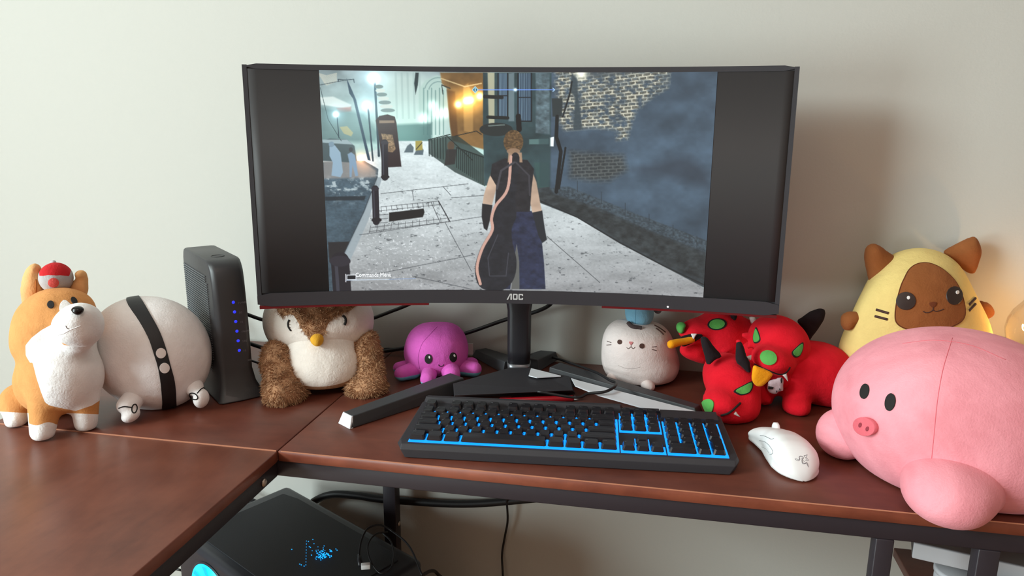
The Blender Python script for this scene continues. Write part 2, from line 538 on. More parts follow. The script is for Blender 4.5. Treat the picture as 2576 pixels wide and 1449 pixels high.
# ------------------------------------------------------------------ the room
def wallbox(name, x0, x1, y0, y1, z0, z1, mat):
    return structure(mo(name, *box(((x0 + x1) / 2, (y0 + y1) / 2, (z0 + z1) / 2), (x1 - x0, y1 - y0, z1 - z0)), mat, smooth=False))
WY = 0.467
wallbox('wall_back', -2.1, 2.2, WY, WY + 0.1, 0, 2.5, M['wall'])
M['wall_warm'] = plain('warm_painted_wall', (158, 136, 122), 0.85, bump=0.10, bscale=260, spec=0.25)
RX0, RX1, RY0 = -2.0, 2.1, -2.9
wallbox('wall_right', RX1, RX1 + .1, RY0 - .1, WY, 0, 2.5, M['wall_warm'])
wallbox('wall_front', RX0 - .1, RX1 + .1, RY0 - .1, RY0, 0, 2.5, M['wall_warm'])
wy0, wy1, wz0, wz1 = WIN_C[1] - 0.70, WIN_C[1] + 0.70, 0.20, 2.38
fx = RX0 - .05
lw = join(box((fx, (RY0 + wy0) / 2, 1.25), (.1, wy0 - RY0, 2.5)), box((fx, (wy1 + WY) / 2, 1.25), (.1, WY - wy1, 2.5)),
          box((fx, WIN_C[1], wz0 / 2), (.1, wy1 - wy0, wz0)), box((fx, WIN_C[1], (wz1 + 2.5) / 2), (.1, wy1 - wy0, 2.5 - wz1)))
structure(mo('wall_left', *lw, M['wall_warm'], smooth=False))
wallbox('floor', RX0 - .1, RX1 + .1, RY0 - .1, WY + 0.1, -0.08, 0, M['floor'])
wallbox('ceiling', RX0 - .1, RX1 + .1, RY0 - .1, WY + 0.1, 2.5, 2.58, M['ceiling'])
def sash(name, z0, z1):
    fr = [box((fx, yy, zz), (.05, sy_w, sz)) for (yy, zz, sy_w, sz) in ((wy0 + .025, (z0 + z1) / 2, .05, z1 - z0), (wy1 - .025, (z0 + z1) / 2, .05, z1 - z0), (WIN_C[1], z0 + .025, 1.4, .05), (WIN_C[1], z1 - .025, 1.4, .05))]
    structure(mo(name, *join(*fr), M['white_pl'], smooth=False))
sash('window_1', 1.62, wz1); sash('window_2', wz0, 1.62)

# ------------------------------------------------------------------ the desk
desk = thing('corner_desk', 'L shaped dark walnut desk with black steel frame under the monitor and soft toys', 'desk', (0, 0, 0))
BT = 0.0155
XR, XL, YF, YB = 1.32, -0.455, -1.05, 0.455
def board(name, x0, x1, y0, y1, mat, dz=0.0):
    return bev(mo(name, *box(((x0 + x1) / 2, (y0 + y1) / 2, DT - BT / 2 - dz), (x1 - x0, y1 - y0, BT)), mat, desk), 0.0012, 2)
board('desktop_board', 0.0008, XR, 0.0012, YB, M['desk_x'])
board('desktop_board', XL, -0.0008, 0.0008, YB, M['desk_x'])
board('desktop_board', XL, -0.0004, YF, -0.0008, M['desk_y'], 0.0006)
bev(mo('edge_band', *box(((XR) / 2 + .0005, 0.0006, DT - BT / 2), (XR - .001, 0.0012, BT - 0.001)), M['band'], desk), .0004, 1)
mo('seam_and_highlight_edge', *box(((XL) / 2, 0.0003, DT - .0020), (-XL - .004, 0.0016, 0.0044)), M['seam'], desk, smooth=False)
mo('seam_and_highlight_edge', *box((XR / 2 + .002, 0.0004, DT - .0004), (XR - .006, 0.0010, 0.0012)), M['seam'], desk, smooth=False)  # pale strip paints a highlight along the front top edge; no seam here
RAIL = 0.024
def rail(x0, x1, y0, y1, z0=DT - BT - RAIL, z1=DT - BT - 0.0004, name='frame_rail'):
    return bev(mo(name, *box(((x0 + x1) / 2, (y0 + y1) / 2, (z0 + z1) / 2), (x1 - x0, y1 - y0, z1 - z0)), M['steel'], desk), 0.0015, 2)
rail(-0.03, XR, 0.004, 0.026)
rail(-0.026, -0.004, YF, 0.004)
rail(XL, XR, YB - 0.024, YB - 0.002)
rail(XL + .002, XL + 0.024, YF, YB - 0.024)
rail(-0.011, 0.011, 0.026, YB - 0.024)
def post(x, y, w=0.022, d=0.03):
    return bev(mo('leg', *box((x, y, (DT - BT - RAIL) / 2), (w, d, DT - BT - RAIL)), M['steel'], desk), 0.0015, 2)
post(0.0, 0.418, 0.026, 0.026); post(XL + .014, YB - .014); post(XL + .014, YF + .014); post(-0.015, YF + .014)
post(0.772, 0.014, 0.0205, 0.020); post(0.884, 0.014, 0.0235, 0.020); post(XR - .014, 0.014); post(XR - .014, YB - .014)
def bolt(c, ax):
    mo('bolt', *lathe(c, [(0.0055, 0), (0.0055, 0.0016), (0.004, 0.003), (0.001, 0.0034)], 14, ax), M['bolt'], desk)
c = on(650, 1209, 0.712); bolt((-0.0038, c[1], 0.710), (1, 0, 0))
bolt((0.0132, 0.418, 0.39), (1, 0, 0))
# shelf between the right-hand posts
SH = 0.522
bev(mo('shelf_board', *box((1.100, 0.165, SH - 0.008), (0.43, 0.27, 0.015)), M['desk_x'], desk), .001, 1)

# ------------------------------------------------------------------ monitor
MX, MY, MZ, MYAW, MTILT, MH = 0.2745, 0.2788, 0.8931, 0.14915, 0.0122, 0.3635
def mon(s, t, d=0.0):
    """point of the curved panel: s -1..1 across, t 0..1 up, d metres behind its face"""
    R = 1.5; a = s * 0.807 / 2 / R
    lx = (R + d) * math.sin(a); ly = (R + d) * math.cos(a) - R; lz = t * MH
    ct, st = math.cos(MTILT), math.sin(MTILT)
    ly, lz = ly * ct + lz * st, lz * ct - ly * st
    cy, sy = math.cos(MYAW), math.sin(MYAW)
    return np.array([MX + lx * cy - ly * sy, MY + lx * sy + ly * cy, MZ + lz])

mt = thing('monitor', 'wide curved black monitor showing a night street scene, on a V shaped stand', 'monitor', (0.265, 0.364, DT))
def shell(s0, s1, t0, t1, d0, d1, n=40, rc=0.0):
    """a curved slab between two depths"""
    V = []; F = []
    ss = np.linspace(s0, s1, n + 1)
    for s in ss:
        e = min(s - s0, s1 - s) * 0.4035
        k = max(0.0, rc - e); r_ = rc - math.sqrt(max(rc * rc - k * k, 0)) if rc else 0
        for t, sg in ((t0, 1), (t1, -1)):
            tt = t + sg * r_ / MH
            V.append(mon(s, tt, d0)); V.append(mon(s, tt, d1))
    for i in range(n):
        a = 4 * i; b = a + 4
        F += [(a, b, b + 2, a + 2), (a + 1, a + 3, b + 3, b + 1), (a, a + 1, b + 1, b), (a + 2, b + 2, b + 3, a + 3)]
    F += [(0, 2, 3, 1), (4 * n, 4 * n + 1, 4 * n + 3, 4 * n + 2)]
    return np.array(V), F
bz = join(shell(-1, 1, 0.955 + .024, 1, -0.0004, 0.018, rc=0.004), shell(-1, -0.984, 0.02, 0.995, -0.0004, 0.018, 3), shell(0.984, 1, 0.02, 0.995, -0.0004, 0.018, 3), shell(-1, 1, 0.004, 0.996, 0.002, 0.022, rc=.004))
flat(mo('housing', *bz, M['blk_matte'], mt))
flat(mo('chin', *shell(-1, 1, 0.0, 0.058, -0.0025, 0.016, rc=0.004), plain('chin_black', (48, 46, 51), 0.5), mt))
for s0, s1 in ((-0.994, -0.345), (0.34, 0.994)):
    flat(mo('red_strip', *shell(s0, s1, -0.0100, 0.0035, -0.0018, 0.012), M['red_trim'], mt))
back = [(-0.30, .15), (0.30, .15), (0.30, .85), (-0.30, .85)]
flat(mo('rear_housing', *shell(-0.32, 0.32, 0.12, 0.8, 0.02, 0.052, 12), M['blk_matte'], mt))
mo('panel', *[x for x in shell(-0.985, 0.985, 0.058, 0.9795, 0.0, 0.001, 60)], plain('panel_off', (56, 54, 55), 0.55, spec=0.35), mt)

# ---- the picture on the screen, computed point by point on the lit area of the panel
GW, GH = 760, 428
S0, S1, T0, T1 = -0.7307, 0.7243, 0.0585, 0.9795
_t = np.linspace(T1, T0, GH); _s = np.linspace(S0, S1, GW)
_R = 1.5; _a = _s * 0.807 / 2 / _R; _d = -0.0006
LX = np.broadcast_to((_R + _d) * np.sin(_a), (GH, GW)); LY0 = np.broadcast_to((_R + _d) * np.cos(_a) - _R, (GH, GW)); LZ0 = np.broadcast_to((_t * MH)[:, None], (GH, GW))
_ct, _st = math.cos(MTILT), math.sin(MTILT); LY = LY0 * _ct + LZ0 * _st; LZ = LZ0 * _ct - LY0 * _st
_cy, _sy = math.cos(MYAW), math.sin(MYAW)
SV = np.stack([MX + LX * _cy - LY * _sy, MY + LX * _sy + LY * _cy, MZ + LZ], -1).reshape(-1, 3)
PXY = proj(SV).reshape(GH, GW, 2); X = PXY[..., 0]; Y = PXY[..., 1]
IM = np.zeros((GH, GW, 3))
def fbm(sx, sy, seed, octv=4):
    r = np.random.default_rng(seed); out = 0; amp = 1; tot = 0
    for o in range(octv):
        gx, gy = X / sx * 2 ** o, Y / sy * 2 ** o
        g = r.random((64, 64)); i, j = np.floor(gx).astype(int), np.floor(gy).astype(int)
        fx, fy = gx - i, gy - j; fx = fx * fx * (3 - 2 * fx); fy = fy * fy * (3 - 2 * fy)
        v = (g[i % 64, j % 64] * (1 - fx) + g[(i + 1) % 64, j % 64] * fx) * (1 - fy) + (g[i % 64, (j + 1) % 64] * (1 - fx) + g[(i + 1) % 64, (j + 1) % 64] * fx) * fy
        out = out + amp * v; tot += amp; amp *= 0.55
    return out / tot
def A1(p): p = np.asarray(p, float); return np.stack([780 + p[:, 0] / 2.414, 160 + p[:, 1] / 2.414], 1)
def A2(p): p = np.asarray(p, float); return np.stack([1300 + p[:, 0] / 2.163, 150 + p[:, 1] / 2.163], 1)
def mask(poly, soft=0.8):
    poly = np.asarray(poly, float)
    lo, hi = poly.min(0) - 4 - soft, poly.max(0) + 4 + soft
    bb = (X >= lo[0]) & (X <= hi[0]) & (Y >= lo[1]) & (Y <= hi[1])
    m = np.zeros((GH, GW))
    if bb.any():
        d = polysd(poly, np.stack([X[bb], Y[bb]], 1)); m[bb] = np.clip(0.5 - d / (2 * soft), 0, 1)
    return m
def put(m, col, a=1.0):
    global IM
    c = np.asarray(col, float) / 255.0
    if c.ndim == 1: c = c[None, None, :]
    IM = IM * (1 - (m * a)[..., None]) + c * (m * a)[..., None]
def line(p, col, w=1.2, a=1.0):
    p = np.asarray(p, float); m = np.zeros((GH, GW))
    for u, v in zip(p[:-1], p[1:]):
        e = v - u; bb = (X > min(u[0], v[0]) - w - 3) & (X < max(u[0], v[0]) + w + 3) & (Y > min(u[1], v[1]) - w - 3) & (Y < max(u[1], v[1]) + w + 3)
        if not bb.any(): continue
        q = np.stack([X[bb], Y[bb]], 1) - u; t = np.clip(q @ e / (e @ e + 1e-9), 0, 1)
        d = np.linalg.norm(q - t[:, None] * e, axis=1); m[bb] = np.maximum(m[bb], np.clip(w / 2 + 0.6 - d, 0, 1))
    put(m, col, a)
def glow(x, y, r, col, a=1.0, p=2.0):
    global IM
    d = np.hypot(X - x, Y - y) / r
    IM = IM + (np.exp(-d ** p) * a)[..., None] * np.asarray(col) / 255.0
def ell(cx, cy, rx, ry, roll=0): return ellpoly(cx, cy, rx, ry, roll, 24)
n1, n2, n3, n4 = fbm(60, 45, 1), fbm(14, 9, 2), fbm(5, 3.2, 3, 3), fbm(180, 120, 5)
# hazy distance
hz = np.clip((Y - 180) / 230, 0, 1); hx = np.clip((X - 800) / 330, 0, 1)
put(np.ones((GH, GW)), (np.array([132, 148, 152])[None, None] * (1 - hz[..., None]) + np.array([168, 200, 194])[None, None] * hz[..., None]) * (0.75 + 0.5 * n1[..., None]))
put(mask(A1([(420, 40), (620, 40), (840, 120), (850, 470), (540, 470), (420, 300)]), 20), (184, 205, 198), 0.75)
for i in range(7):
    line(A1([(50 + 6 * i, 60 + i * 9), (100, 75 + 9 * i), (160, 60 + 8 * i)]), (176, 178, 166), 3, .7)
put(mask(A1([(60, 205), (140, 200), (250, 250), (240, 275), (150, 262), (70, 250)]), 2), (205, 216, 212), 0.85)
put(mask(A1([(160, 270), (250, 262), (250, 290), (180, 300)]), 2), (150, 96, 92), 0.8)
put(mask(A1([(60, 260), (330, 300), (420, 420), (400, 480), (60, 470)]), 6), (74, 98, 100), 0.75)
put(mask(A1([(180, 385), (225, 380), (262, 420), (250, 442), (205, 425)]), 1), (150, 148, 112))
for k in range(5):
    line(A1([(520 + 36 * k, 60), (520 + 36 * k + 8, 330)]), (140, 160, 158), 5, .5)
put(mask(A1([(660, 160), (700, 100), (770, 70), (830, 90), (830, 300), (760, 330), (660, 320)]), 2), (158, 184, 176), .8)
for k in range(6): line(A1([(690 + k * 24, 150 + 14 * (k % 2)), (690 + k * 24, 430)]), (92, 124, 122), 3, .7)
for r in (60, 85): line(np.array([(780 + (780 + r * math.cos(t)) / 2.414, 160 + (170 - r * math.sin(t)) / 2.414) for t in np.linspace(.2, 2.9, 14)]), (108, 134, 134), 2.5, .8)
put(mask(A1([(520, 370), (740, 360), (740, 480), (520, 480)]), 4), (52, 78, 80), .85)
for lx, ly in ((690, 330), (770, 305), (820, 300), (745, 255)): glow(780 + lx / 2.414, 160 + ly / 2.414, 12, (190, 220, 200), .6)
glow(1010, 335, 75, (40, 66, 58), .7); glow(905, 285, 60, (30, 44, 44), .6)
# the road and the pavement
gnd = mask(A1([(50, 590), (300, 560), (540, 470), (740, 470), (760, 560), (1060, 745), (1700, 900), (2600, 1500), (2600, 1800), (40, 1800)]), 1.5)
near = np.clip((Y - 360) / 380, 0, 1)[..., None]
gc = (np.array([204, 218, 220]) * (1 - near) + np.array([132, 134, 136]) * near) * (0.72 + 0.32 * fbm(120, 24, 8)[..., None] + 0.13 * n3[..., None] + .08)
put(gnd, gc)
put(gnd * np.clip((fbm(11, 4.5, 9) - 0.68) * 9, 0, 1) * np.clip((Y - 430) / 60, 0, 1), (52, 56, 60), .6)
put(gnd * np.clip((n3 - 0.66) * 8, 0, 1) * np.exp(-((X - 1010) / 130) ** 2 - ((Y - 610) / 110) ** 2), (215, 220, 224), .75)
road = mask(A1([(50, 600), (330, 590), (415, 640), (405, 740), (210, 1170), (130, 1400), (40, 1400)]), 1)
put(road, np.array([66, 82, 92])[None, None] * (0.55 + 0.6 * n1[..., None] + .3 * n3[..., None]))
put(road * np.clip((n2 - 0.56) * 6, 0, 1) * np.clip((Y - 430) / 20, 0, 1) * np.clip((520 - Y) / 40, 0, 1), (176, 190, 194), .8)
put(mask(A1([(80, 590), (310, 590), (400, 650), (400, 690), (80, 700)]), 3), (134, 132, 130), .8)
glow(780 + 330 / 2.414, 160 + 610 / 2.414, 26, (190, 110, 60), .35)
put(mask(A1([(90, 808), (338, 804), (330, 830), (92, 832)]), 1), (40, 48, 54), .9)
put(mask(A1([(110, 1085), (245, 1080), (190, 1180), (118, 1200)]), 1), (38, 36, 38), .9)
put(mask(A1([(408, 690), (440, 690), (350, 960), (235, 1215), (185, 1200), (330, 900)]), .8), (140, 152, 158), .9)
line(A1([(408, 690), (325, 900), (185, 1200)]), (58, 66, 72), 1.5)
# paving joints
for p in ([(430, 790), (960, 730)], [(620, 770), (630, 830)], [(810, 750), (855, 800)], [(300, 1040), (1040, 930)], [(820, 965), (980, 1260)], [(240, 1310), (1000, 1160)], [(860, 815), (1060, 800)], [(620, 1290), (980, 1370)]):
    line(A1(p), (70, 74, 78), 1.4, .8)
line(A1([(1440, 1050), (1760, 1330)]), (74, 78, 80), 1.6, .8)
for k in range(7):
    f = k / 6
    line(A1([(430 - 70 * f, 870 + 150 * f), (780 + 60 * f, 835 + 125 * f)] if k in (0, 1, 5, 6) else [(430 - 70 * f, 870 + 150 * f), (480 - 15 * f, 866 + 148 * f)]), (62, 64, 68), 1.2, .8)
for k in range(12):
    f = k / 11
    line(A1([(430 + 350 * f, 870 - 35 * f), (434 + 352 * f, 900 - 34 * f)]), (62, 64, 68), 1.1, .8)
    line(A1([(368 + 466 * f, 985 - 55 * f), (360 + 480 * f, 1028 - 66 * f)]), (62, 64, 68), 1.1, .8)
line(A1([(780, 835), (850, 960)]), (48, 50, 54), 2.2); line(A1([(735, 842), (790, 965)]), (62, 64, 68), 1.2)
put(mask(A1([(480, 905), (690, 880), (695, 905), (685, 932), (480, 960)])), (30, 29, 30))
# parked car, two people crossing
put(mask(A1([(72, 470), (120, 455), (225, 462), (270, 500), (285, 590), (240, 600), (75, 590)]), 1.2), (70, 84, 88))
put(mask(A1([(75, 462), (225, 462), (262, 492), (75, 480)]), 1), (140, 158, 164))
glow(780 + 308 / 2.414, 160 + 574 / 2.414, 7, (255, 180, 90), 1.0); glow(780 + 308 / 2.414, 160 + 574 / 2.414, 16, (210, 100, 40), .4)
put(mask(A1([(118, 505), (150, 495), (185, 540), (200, 660), (185, 690), (130, 680), (138, 600), (118, 560)]), 1), (134, 158, 176))
put(mask(ell(780 + 130 / 2.414, 160 + 490 / 2.414, 7, 7)), (112, 134, 150))
put(mask(A1([(228, 550), (250, 538), (272, 555), (280, 600), (292, 680), (275, 685), (258, 620), (252, 690), (240, 690), (238, 600)]), 1), (120, 144, 166))
put(mask(ell(780 + 248 / 2.414, 160 + 522 / 2.414, 5, 6)), (60, 62, 66))
for x0 in (600, 660): put(mask(A1([(x0 - 30, 540), (x0 - 10, 500), (x0 + 10, 485), (x0 + 30, 510), (x0 + 26, 540)]) + (0, 6 * (x0 > 620)), 1), (70, 84, 92), .9)
put(mask(A1([(640, 470), (680, 468), (684, 525), (640, 528)]), 1), (150, 138, 70)); line(A1([(645, 520), (680, 480)]), (40, 40, 36), 2)
# leaning mast, street lamps, advertising pillar, bollards
put(mask(A1([(222, 90), (238, 180), (262, 215), (350, 585), (368, 590), (280, 220), (250, 150)]), .8), (44, 62, 78))
line(A1([(170, 95), (172, 110), (172, 95), (215, 100), (265, 95), (268, 115)]), (52, 64, 72), 2); line(A1([(60, 130), (215, 100)]), (60, 72, 78), 1.5); line(A1([(62, 145), (110, 340), (190, 470)]), (50, 66, 70), 1.3)
for (lx, ly, bx, by, w, g) in ((385, 90, 418, 560, 5.5, 20), (345, 255, 382, 590, 4, 15), (157, 308, 175, 450, 2.2, 11)):
    line(A1([(lx + 8, ly + 20), (bx, by)]), (40, 56, 66), w)
    gx, gy = 780 + lx / 2.414, 160 + ly / 2.414
    glow(gx, gy, g * .55, (255, 255, 255), 1.3); glow(gx, gy, g * 1.9, (120, 165, 185), .45)
for k in range(7): put(mask(ell(780 + (418 + 9 * k) / 2.414, 160 + (140 + 24 * k) / 2.414, 11 + 1.2 * k, 5)), (206, 218, 210) if k % 2 else (112, 132, 132))
put(mask(A1([(398, 345), (420, 318), (470, 308), (515, 322), (525, 360), (528, 390), (555, 626), (440, 632), (412, 400)])), (46, 36, 38))
put(mask(A1([(420, 345), (512, 345), (512, 360), (420, 362)])), (128, 104, 88))
put(mask(A1([(432, 425), (500, 432), (520, 520), (500, 540), (455, 532)]), 1), np.array([128, 104, 80])[None, None] * (0.4 + 1.1 * n3[..., None]))
for (x0, y0, x1, y1, w) in ((452, 480, 455, 690, 17), (395, 760, 402, 960, 17), (182, 1200, 195, 1385, 46)):
    c0, c1 = A1([(x0, y0)])[0], A1([(x1, y1)])[0]
    line([c0, c1], (35, 33, 40), w); line([c0 + (-w * .22, 2), c1 + (-w * .22, 0)], (70, 72, 82), w * .18, .7)
    put(mask(ell(c0[0], c0[1], w * .58, w * .3)), (46, 44, 52))
put(mask(ell(*A1([(404, 950)])[0], 13, 6)), (33, 31, 36)); put(mask(ell(*A1([(456, 688)])[0], 11, 5)), (33, 31, 36))
# the lit facade, railings, dark building
put(mask(A1([(790, 55), (1090, 55), (1090, 520), (1050, 520), (870, 470), (850, 380), (830, 150), (800, 120)]), 2), np.array([128, 100, 62])[None, None] * (0.6 + 0.7 * n1[..., None]))
put(mask(A1([(830, 160), (880, 170), (900, 470), (860, 470)]), 2), (86, 62, 38), .8)
put(mask(A1([(930, 140), (960, 120), (990, 200), (990, 420), (935, 410)]), 2), (176, 140, 88), .6)
line(A1([(795, 90), (940, 140), (1040, 120)]), (190, 170, 130), 3, .8); line(A1([(800, 130), (850, 150)]), (60, 56, 46), 3)
for lx, ly in ((900, 248), (948, 226), (975, 222), (1030, 198)):
    gx, gy = 780 + lx / 2.414, 160 + ly / 2.414
    glow(gx, gy, 8, (255, 240, 190), 1.2); glow(gx, gy, 30, (190, 130, 50), .38)
put(mask(A1([(640, 55), (660, 55), (655, 130), (640, 190), (632, 120)])), (36, 50, 54)); line(A1([(800, 130), (806, 185)]), (50, 60, 60), 2)
put(mask(A1([(720, 465), (830, 440), (900, 440), (1060, 560), (1062, 745), (880, 660), (720, 545)]), 1), (42, 56, 54), .8)
for k in range(7): line(A1([(722 + 17 * k, 465 - 3 * k), (724 + 17 * k, 560 + 4 * k)]), (30, 42, 42), 2)
for k in range(15):
    f = k / 14; line(A1([(890 + 172 * f, 510 + 60 * f), (890 + 172 * f, 630 + 112 * f)]), (24, 34, 36), 1.8)
line(A1([(720, 462), (850, 430)]), (30, 40, 40), 2.2); line(A1([(890, 510), (1064, 572)]), (30, 40, 40), 2.6)
line(A1([(880, 440), (1010, 410), (1040, 430)]), (40, 40, 36), 2); line(A1([(830, 440), (990, 590)]), (36, 44, 42), 2)
put(mask(ell(780 + 855 / 2.414, 160 + 500 / 2.414, 9, 12)), (84, 72, 60)); put(mask(A1([(830, 520), (890, 520), (880, 610), (815, 620)]), 1), (50, 50, 50))
put(mask(A1([(1050, 55), (1500, 55), (1500, 800), (1380, 770), (1060, 740), (1050, 400)]), 1), np.array([52, 72, 76])[None, None] * (0.6 + 0.7 * n1[..., None]))
put(mask(A1([(1078, 55), (1120, 55), (1120, 390), (1085, 380)]), 1.5), (178, 176, 150), .85)
put(mask(A1([(1205, 60), (1240, 55), (1240, 350), (1205, 350)]), 1.5), (110, 126, 132), .8)
put(mask(A1([(1370, 55), (1455, 55), (1455, 430), (1370, 420)]), 2), np.array([98, 116, 124])[None, None] * (0.5 + .9 * n2[..., None]), .8)
for (x0, x1, y0, y1) in ((1142, 1200, 60, 330), (1262, 1345, 60, 350)):
    put(mask(A1([(x0, y0), (x1, y0), (x1, y1), (x0, y1)])), (50, 68, 84))
    for k in range(9): line(A1([(x0 + (x1 - x0) * k / 8, y0), (x0 + (x1 - x0) * k / 8, y1)]), (112, 136, 152), 1.1, .9)
    line(A1([(x0, (y0 + y1) / 2), (x1, (y0 + y1) / 2)]), (28, 36, 42), 2.5)
    line(A1([(x0, y0), (x0, y1), (x1, y1), (x1, y0)]), (24, 30, 34), 3)
put(mask(ell(780 + 1130 / 2.414, 160 + 400 / 2.414, 42, 17)), (40, 46, 46)); line(A1([(1085, 378), (1180, 372)]), (110, 124, 120), 3, .8)
line(A1([(1060, 200), (1165, 205)]), (32, 36, 36), 9); line(A1([(1080, 325), (1200, 330)]), (30, 34, 34), 8); line(A1([(1265, 320), (1270, 400)]), (18, 18, 20), 13)
put(mask(A1([(1330, 460), (1450, 455), (1450, 490), (1330, 490)]), 1), (94, 124, 122), .8)
put(mask(A1([(1360, 600), (1450, 600), (1450, 760), (1385, 765)]), 2), (56, 84, 82), .8)
# brick wall with its lamp-lit upper part
wall = mask(A2([(190, 40), (1200, 30), (1200, 1020), (1030, 985), (700, 860), (180, 705)]), 1.2)
put(mask(A2([(110, 700), (190, 690), (1200, 960), (1200, 1320), (1018, 1240), (560, 1000), (330, 860), (115, 775)]), 1), np.array([58, 66, 70])[None, None] * (.6 + .6 * n2[..., None]))
put(wall, np.array([66, 82, 96])[None, None] * (0.72 + .5 * n1[..., None]) * (0.86 + .3 * np.clip((n4[..., None]), 0, 1)))
lit = np.clip(2.6 * n2 - .35 - .5 * n3, 0, 1) * mask(A2([(205, 40), (835, 40), (825, 150), (700, 230), (640, 300), (600, 430), (545, 440), (540, 380), (400, 370), (260, 385), (225, 330)]), 7)
u_ = (X - 1300) * 2.163; v_ = (Y - 150) * 2.163
vp = v_ + (u_ - 200) * 0.115 * (1 - np.clip(v_, 0, 500) / 900)
vp = vp + 7 * (n2 - .5); u_ = u_ + 16 * (n2 - .5)
row = np.floor(vp / 18.0); fr_ = vp / 18.0 - row
colm = u_ / 42.0 + 0.5 * (row % 2) + .15 * n1; fc = colm - np.floor(colm)
mort = np.clip(1.4 - 6 * np.minimum(fr_, 1 - fr_), 0, 1) + np.clip(1.2 - 9 * np.minimum(fc, 1 - fc), 0, 1)
bc = (np.array([104, 104, 94])[None, None] * (0.45 + .95 * n3[..., None]) * (1 - np.clip(mort, 0, 1)[..., None]) + np.array([196, 194, 176])[None, None] * np.clip(mort, 0, 1)[..., None])
put(lit * wall, bc, .92)
put(wall * mask(A2([(290, 500), (580, 520), (600, 600), (500, 660), (400, 660), (290, 640)]), 10), bc * .5, .6)
put(wall * mask(A2([(300, 110), (480, 90), (830, 60), (830, 30), (330, 30)]), 5), (70, 80, 86), .7)
glow(1300 + 350 / 2.163, 150 + 75 / 2.163, 14, (235, 225, 190), .8)
put(mask(A2([(300, 70), (330, 110), (335, 200), (358, 380), (305, 385), (318, 210), (290, 170)]), 2.5), (58, 70, 76), .92)
put(wall * mask(A2([(880, 530), (940, 530), (1040, 620), (1040, 690), (640, 600)]), 14), (46, 54, 64), .6)
put(mask(A2([(180, 700), (280, 690), (700, 860), (1030, 985), (1030, 1050), (700, 920), (430, 800), (200, 730)]), 2), np.array([64, 76, 84])[None, None] * (.6 + .7 * n3[..., None]))
put(mask(A2([(120, 720), (220, 740), (430, 815), (720, 940), (1030, 1070), (1020, 1200), (800, 1110), (560, 980), (330, 850), (120, 760)]), 2), np.array([50, 56, 58])[None, None] * (.55 + .8 * n2[..., None]))
line(A2([(120, 765), (330, 858), (560, 995), (800, 1122), (1018, 1225)]), (34, 38, 40), 3)
for k in range(6): line(A2([(330 + 130 * k, 660 + 60 * k), (330 + 130 * k, 720 + 62 * k)]), (42, 50, 56), 1.4, .8)
put(mask(A2([(190, 210), (250, 210), (245, 310), (195, 310)]), 1), (46, 54, 56)); line(A2([(220, 310), (215, 420), (240, 500), (215, 720)]), (22, 26, 28), 9); line(A2([(250, 310), (290, 180), (300, 120)]), (30, 34, 36), 4); line(A2([(265, 480), (230, 700)]), (24, 28, 30), 5)
put(mask(A2([(180, 425), (202, 420), (200, 472), (180, 472)]), 1), (236, 246, 246))
put(mask(A2([(120, 420), (185, 420), (185, 690), (125, 690)]), 2), (50, 70, 74), .6)
# the walker seen from behind: cap, waistcoat, jeans, a long padded carry bag on the back
put(mask(A1([(1240, 890), (1345, 895), (1400, 1010), (1420, 1200), (1430, 1370), (1270, 1370), (1268, 1200), (1255, 1100), (1215, 1370), (1120, 1370), (1150, 1100)])), np.array([42, 48, 70])[None, None] * (.65 + .7 * n2[..., None]))
put(mask(A1([(1255, 1100), (1270, 1200), (1272, 1370), (1222, 1370), (1236, 1200)]), 1), (92, 94, 92))
for sx in (-1, 1):
    arm = [(1110, 640), (1085, 700), (1055, 800), (1048, 850), (1105, 860), (1130, 760), (1140, 690)] if sx < 0 else [(1352, 660), (1375, 720), (1400, 860), (1408, 900), (1350, 905), (1328, 800), (1325, 690)]
    put(mask(A1(arm), 1), np.array([172, 150, 132])[None, None] * (.8 + .4 * n1[..., None]))
put(mask(A1([(1045, 850), (1108, 860), (1090, 960), (1075, 1015), (1055, 1000), (1042, 930)])), (34, 34, 38))
put(mask(A1([(1350, 905), (1410, 892), (1425, 1000), (1438, 1070), (1410, 1090), (1385, 1040)])), (36, 40, 46))
put(mask(A1([(1105, 610), (1180, 575), (1320, 585), (1360, 640), (1345, 760), (1335, 900), (1120, 900), (1130, 740), (1095, 680)])), np.array([38, 38, 42])[None, None] * (.7 + .6 * n2[..., None]))
put(mask(A1([(1205, 540), (1285, 540), (1290, 600), (1200, 600)])), (150, 126, 106))
hd = A1([(1235, 475)])[0]
put(mask(ell(hd[0], hd[1], 25, 30)), np.array([98, 78, 54])[None, None] * (.5 + .9 * n3[..., None]))
put(mask(ell(hd[0], hd[1] + 24, 17, 8)), (146, 122, 102), .8)
bag = catmull(A1([(1222, 560), (1196, 760), (1122, 860), (1094, 940), (1098, 1010), (1036, 1120), (1002, 1240), (1020, 1340), (1080, 1378), (1170, 1376), (1236, 1310), (1254, 1200), (1228, 1080), (1226, 1000), (1252, 930), (1250, 860), (1250, 780), (1272, 570)]), 5, True)
put(mask(bag), np.array([36, 38, 44])[None, None] * (.75 + .5 * n2[..., None]))
line(catmull(A1([(1220, 565), (1200, 760), (1128, 862), (1102, 940), (1106, 1012), (1046, 1122), (1014, 1240), (1034, 1338)]), 5), (184, 148, 136), 7)
line(A1([(1140, 1040), (1080, 1180), (1090, 1290), (1190, 1290), (1205, 1150)]), (64, 66, 74), 2)
line(A1([(1240, 600), (1160, 650), (1135, 760)]), (66, 66, 72), 5); line(A1([(1250, 600), (1330, 680), (1335, 800)]), (60, 60, 66), 4)
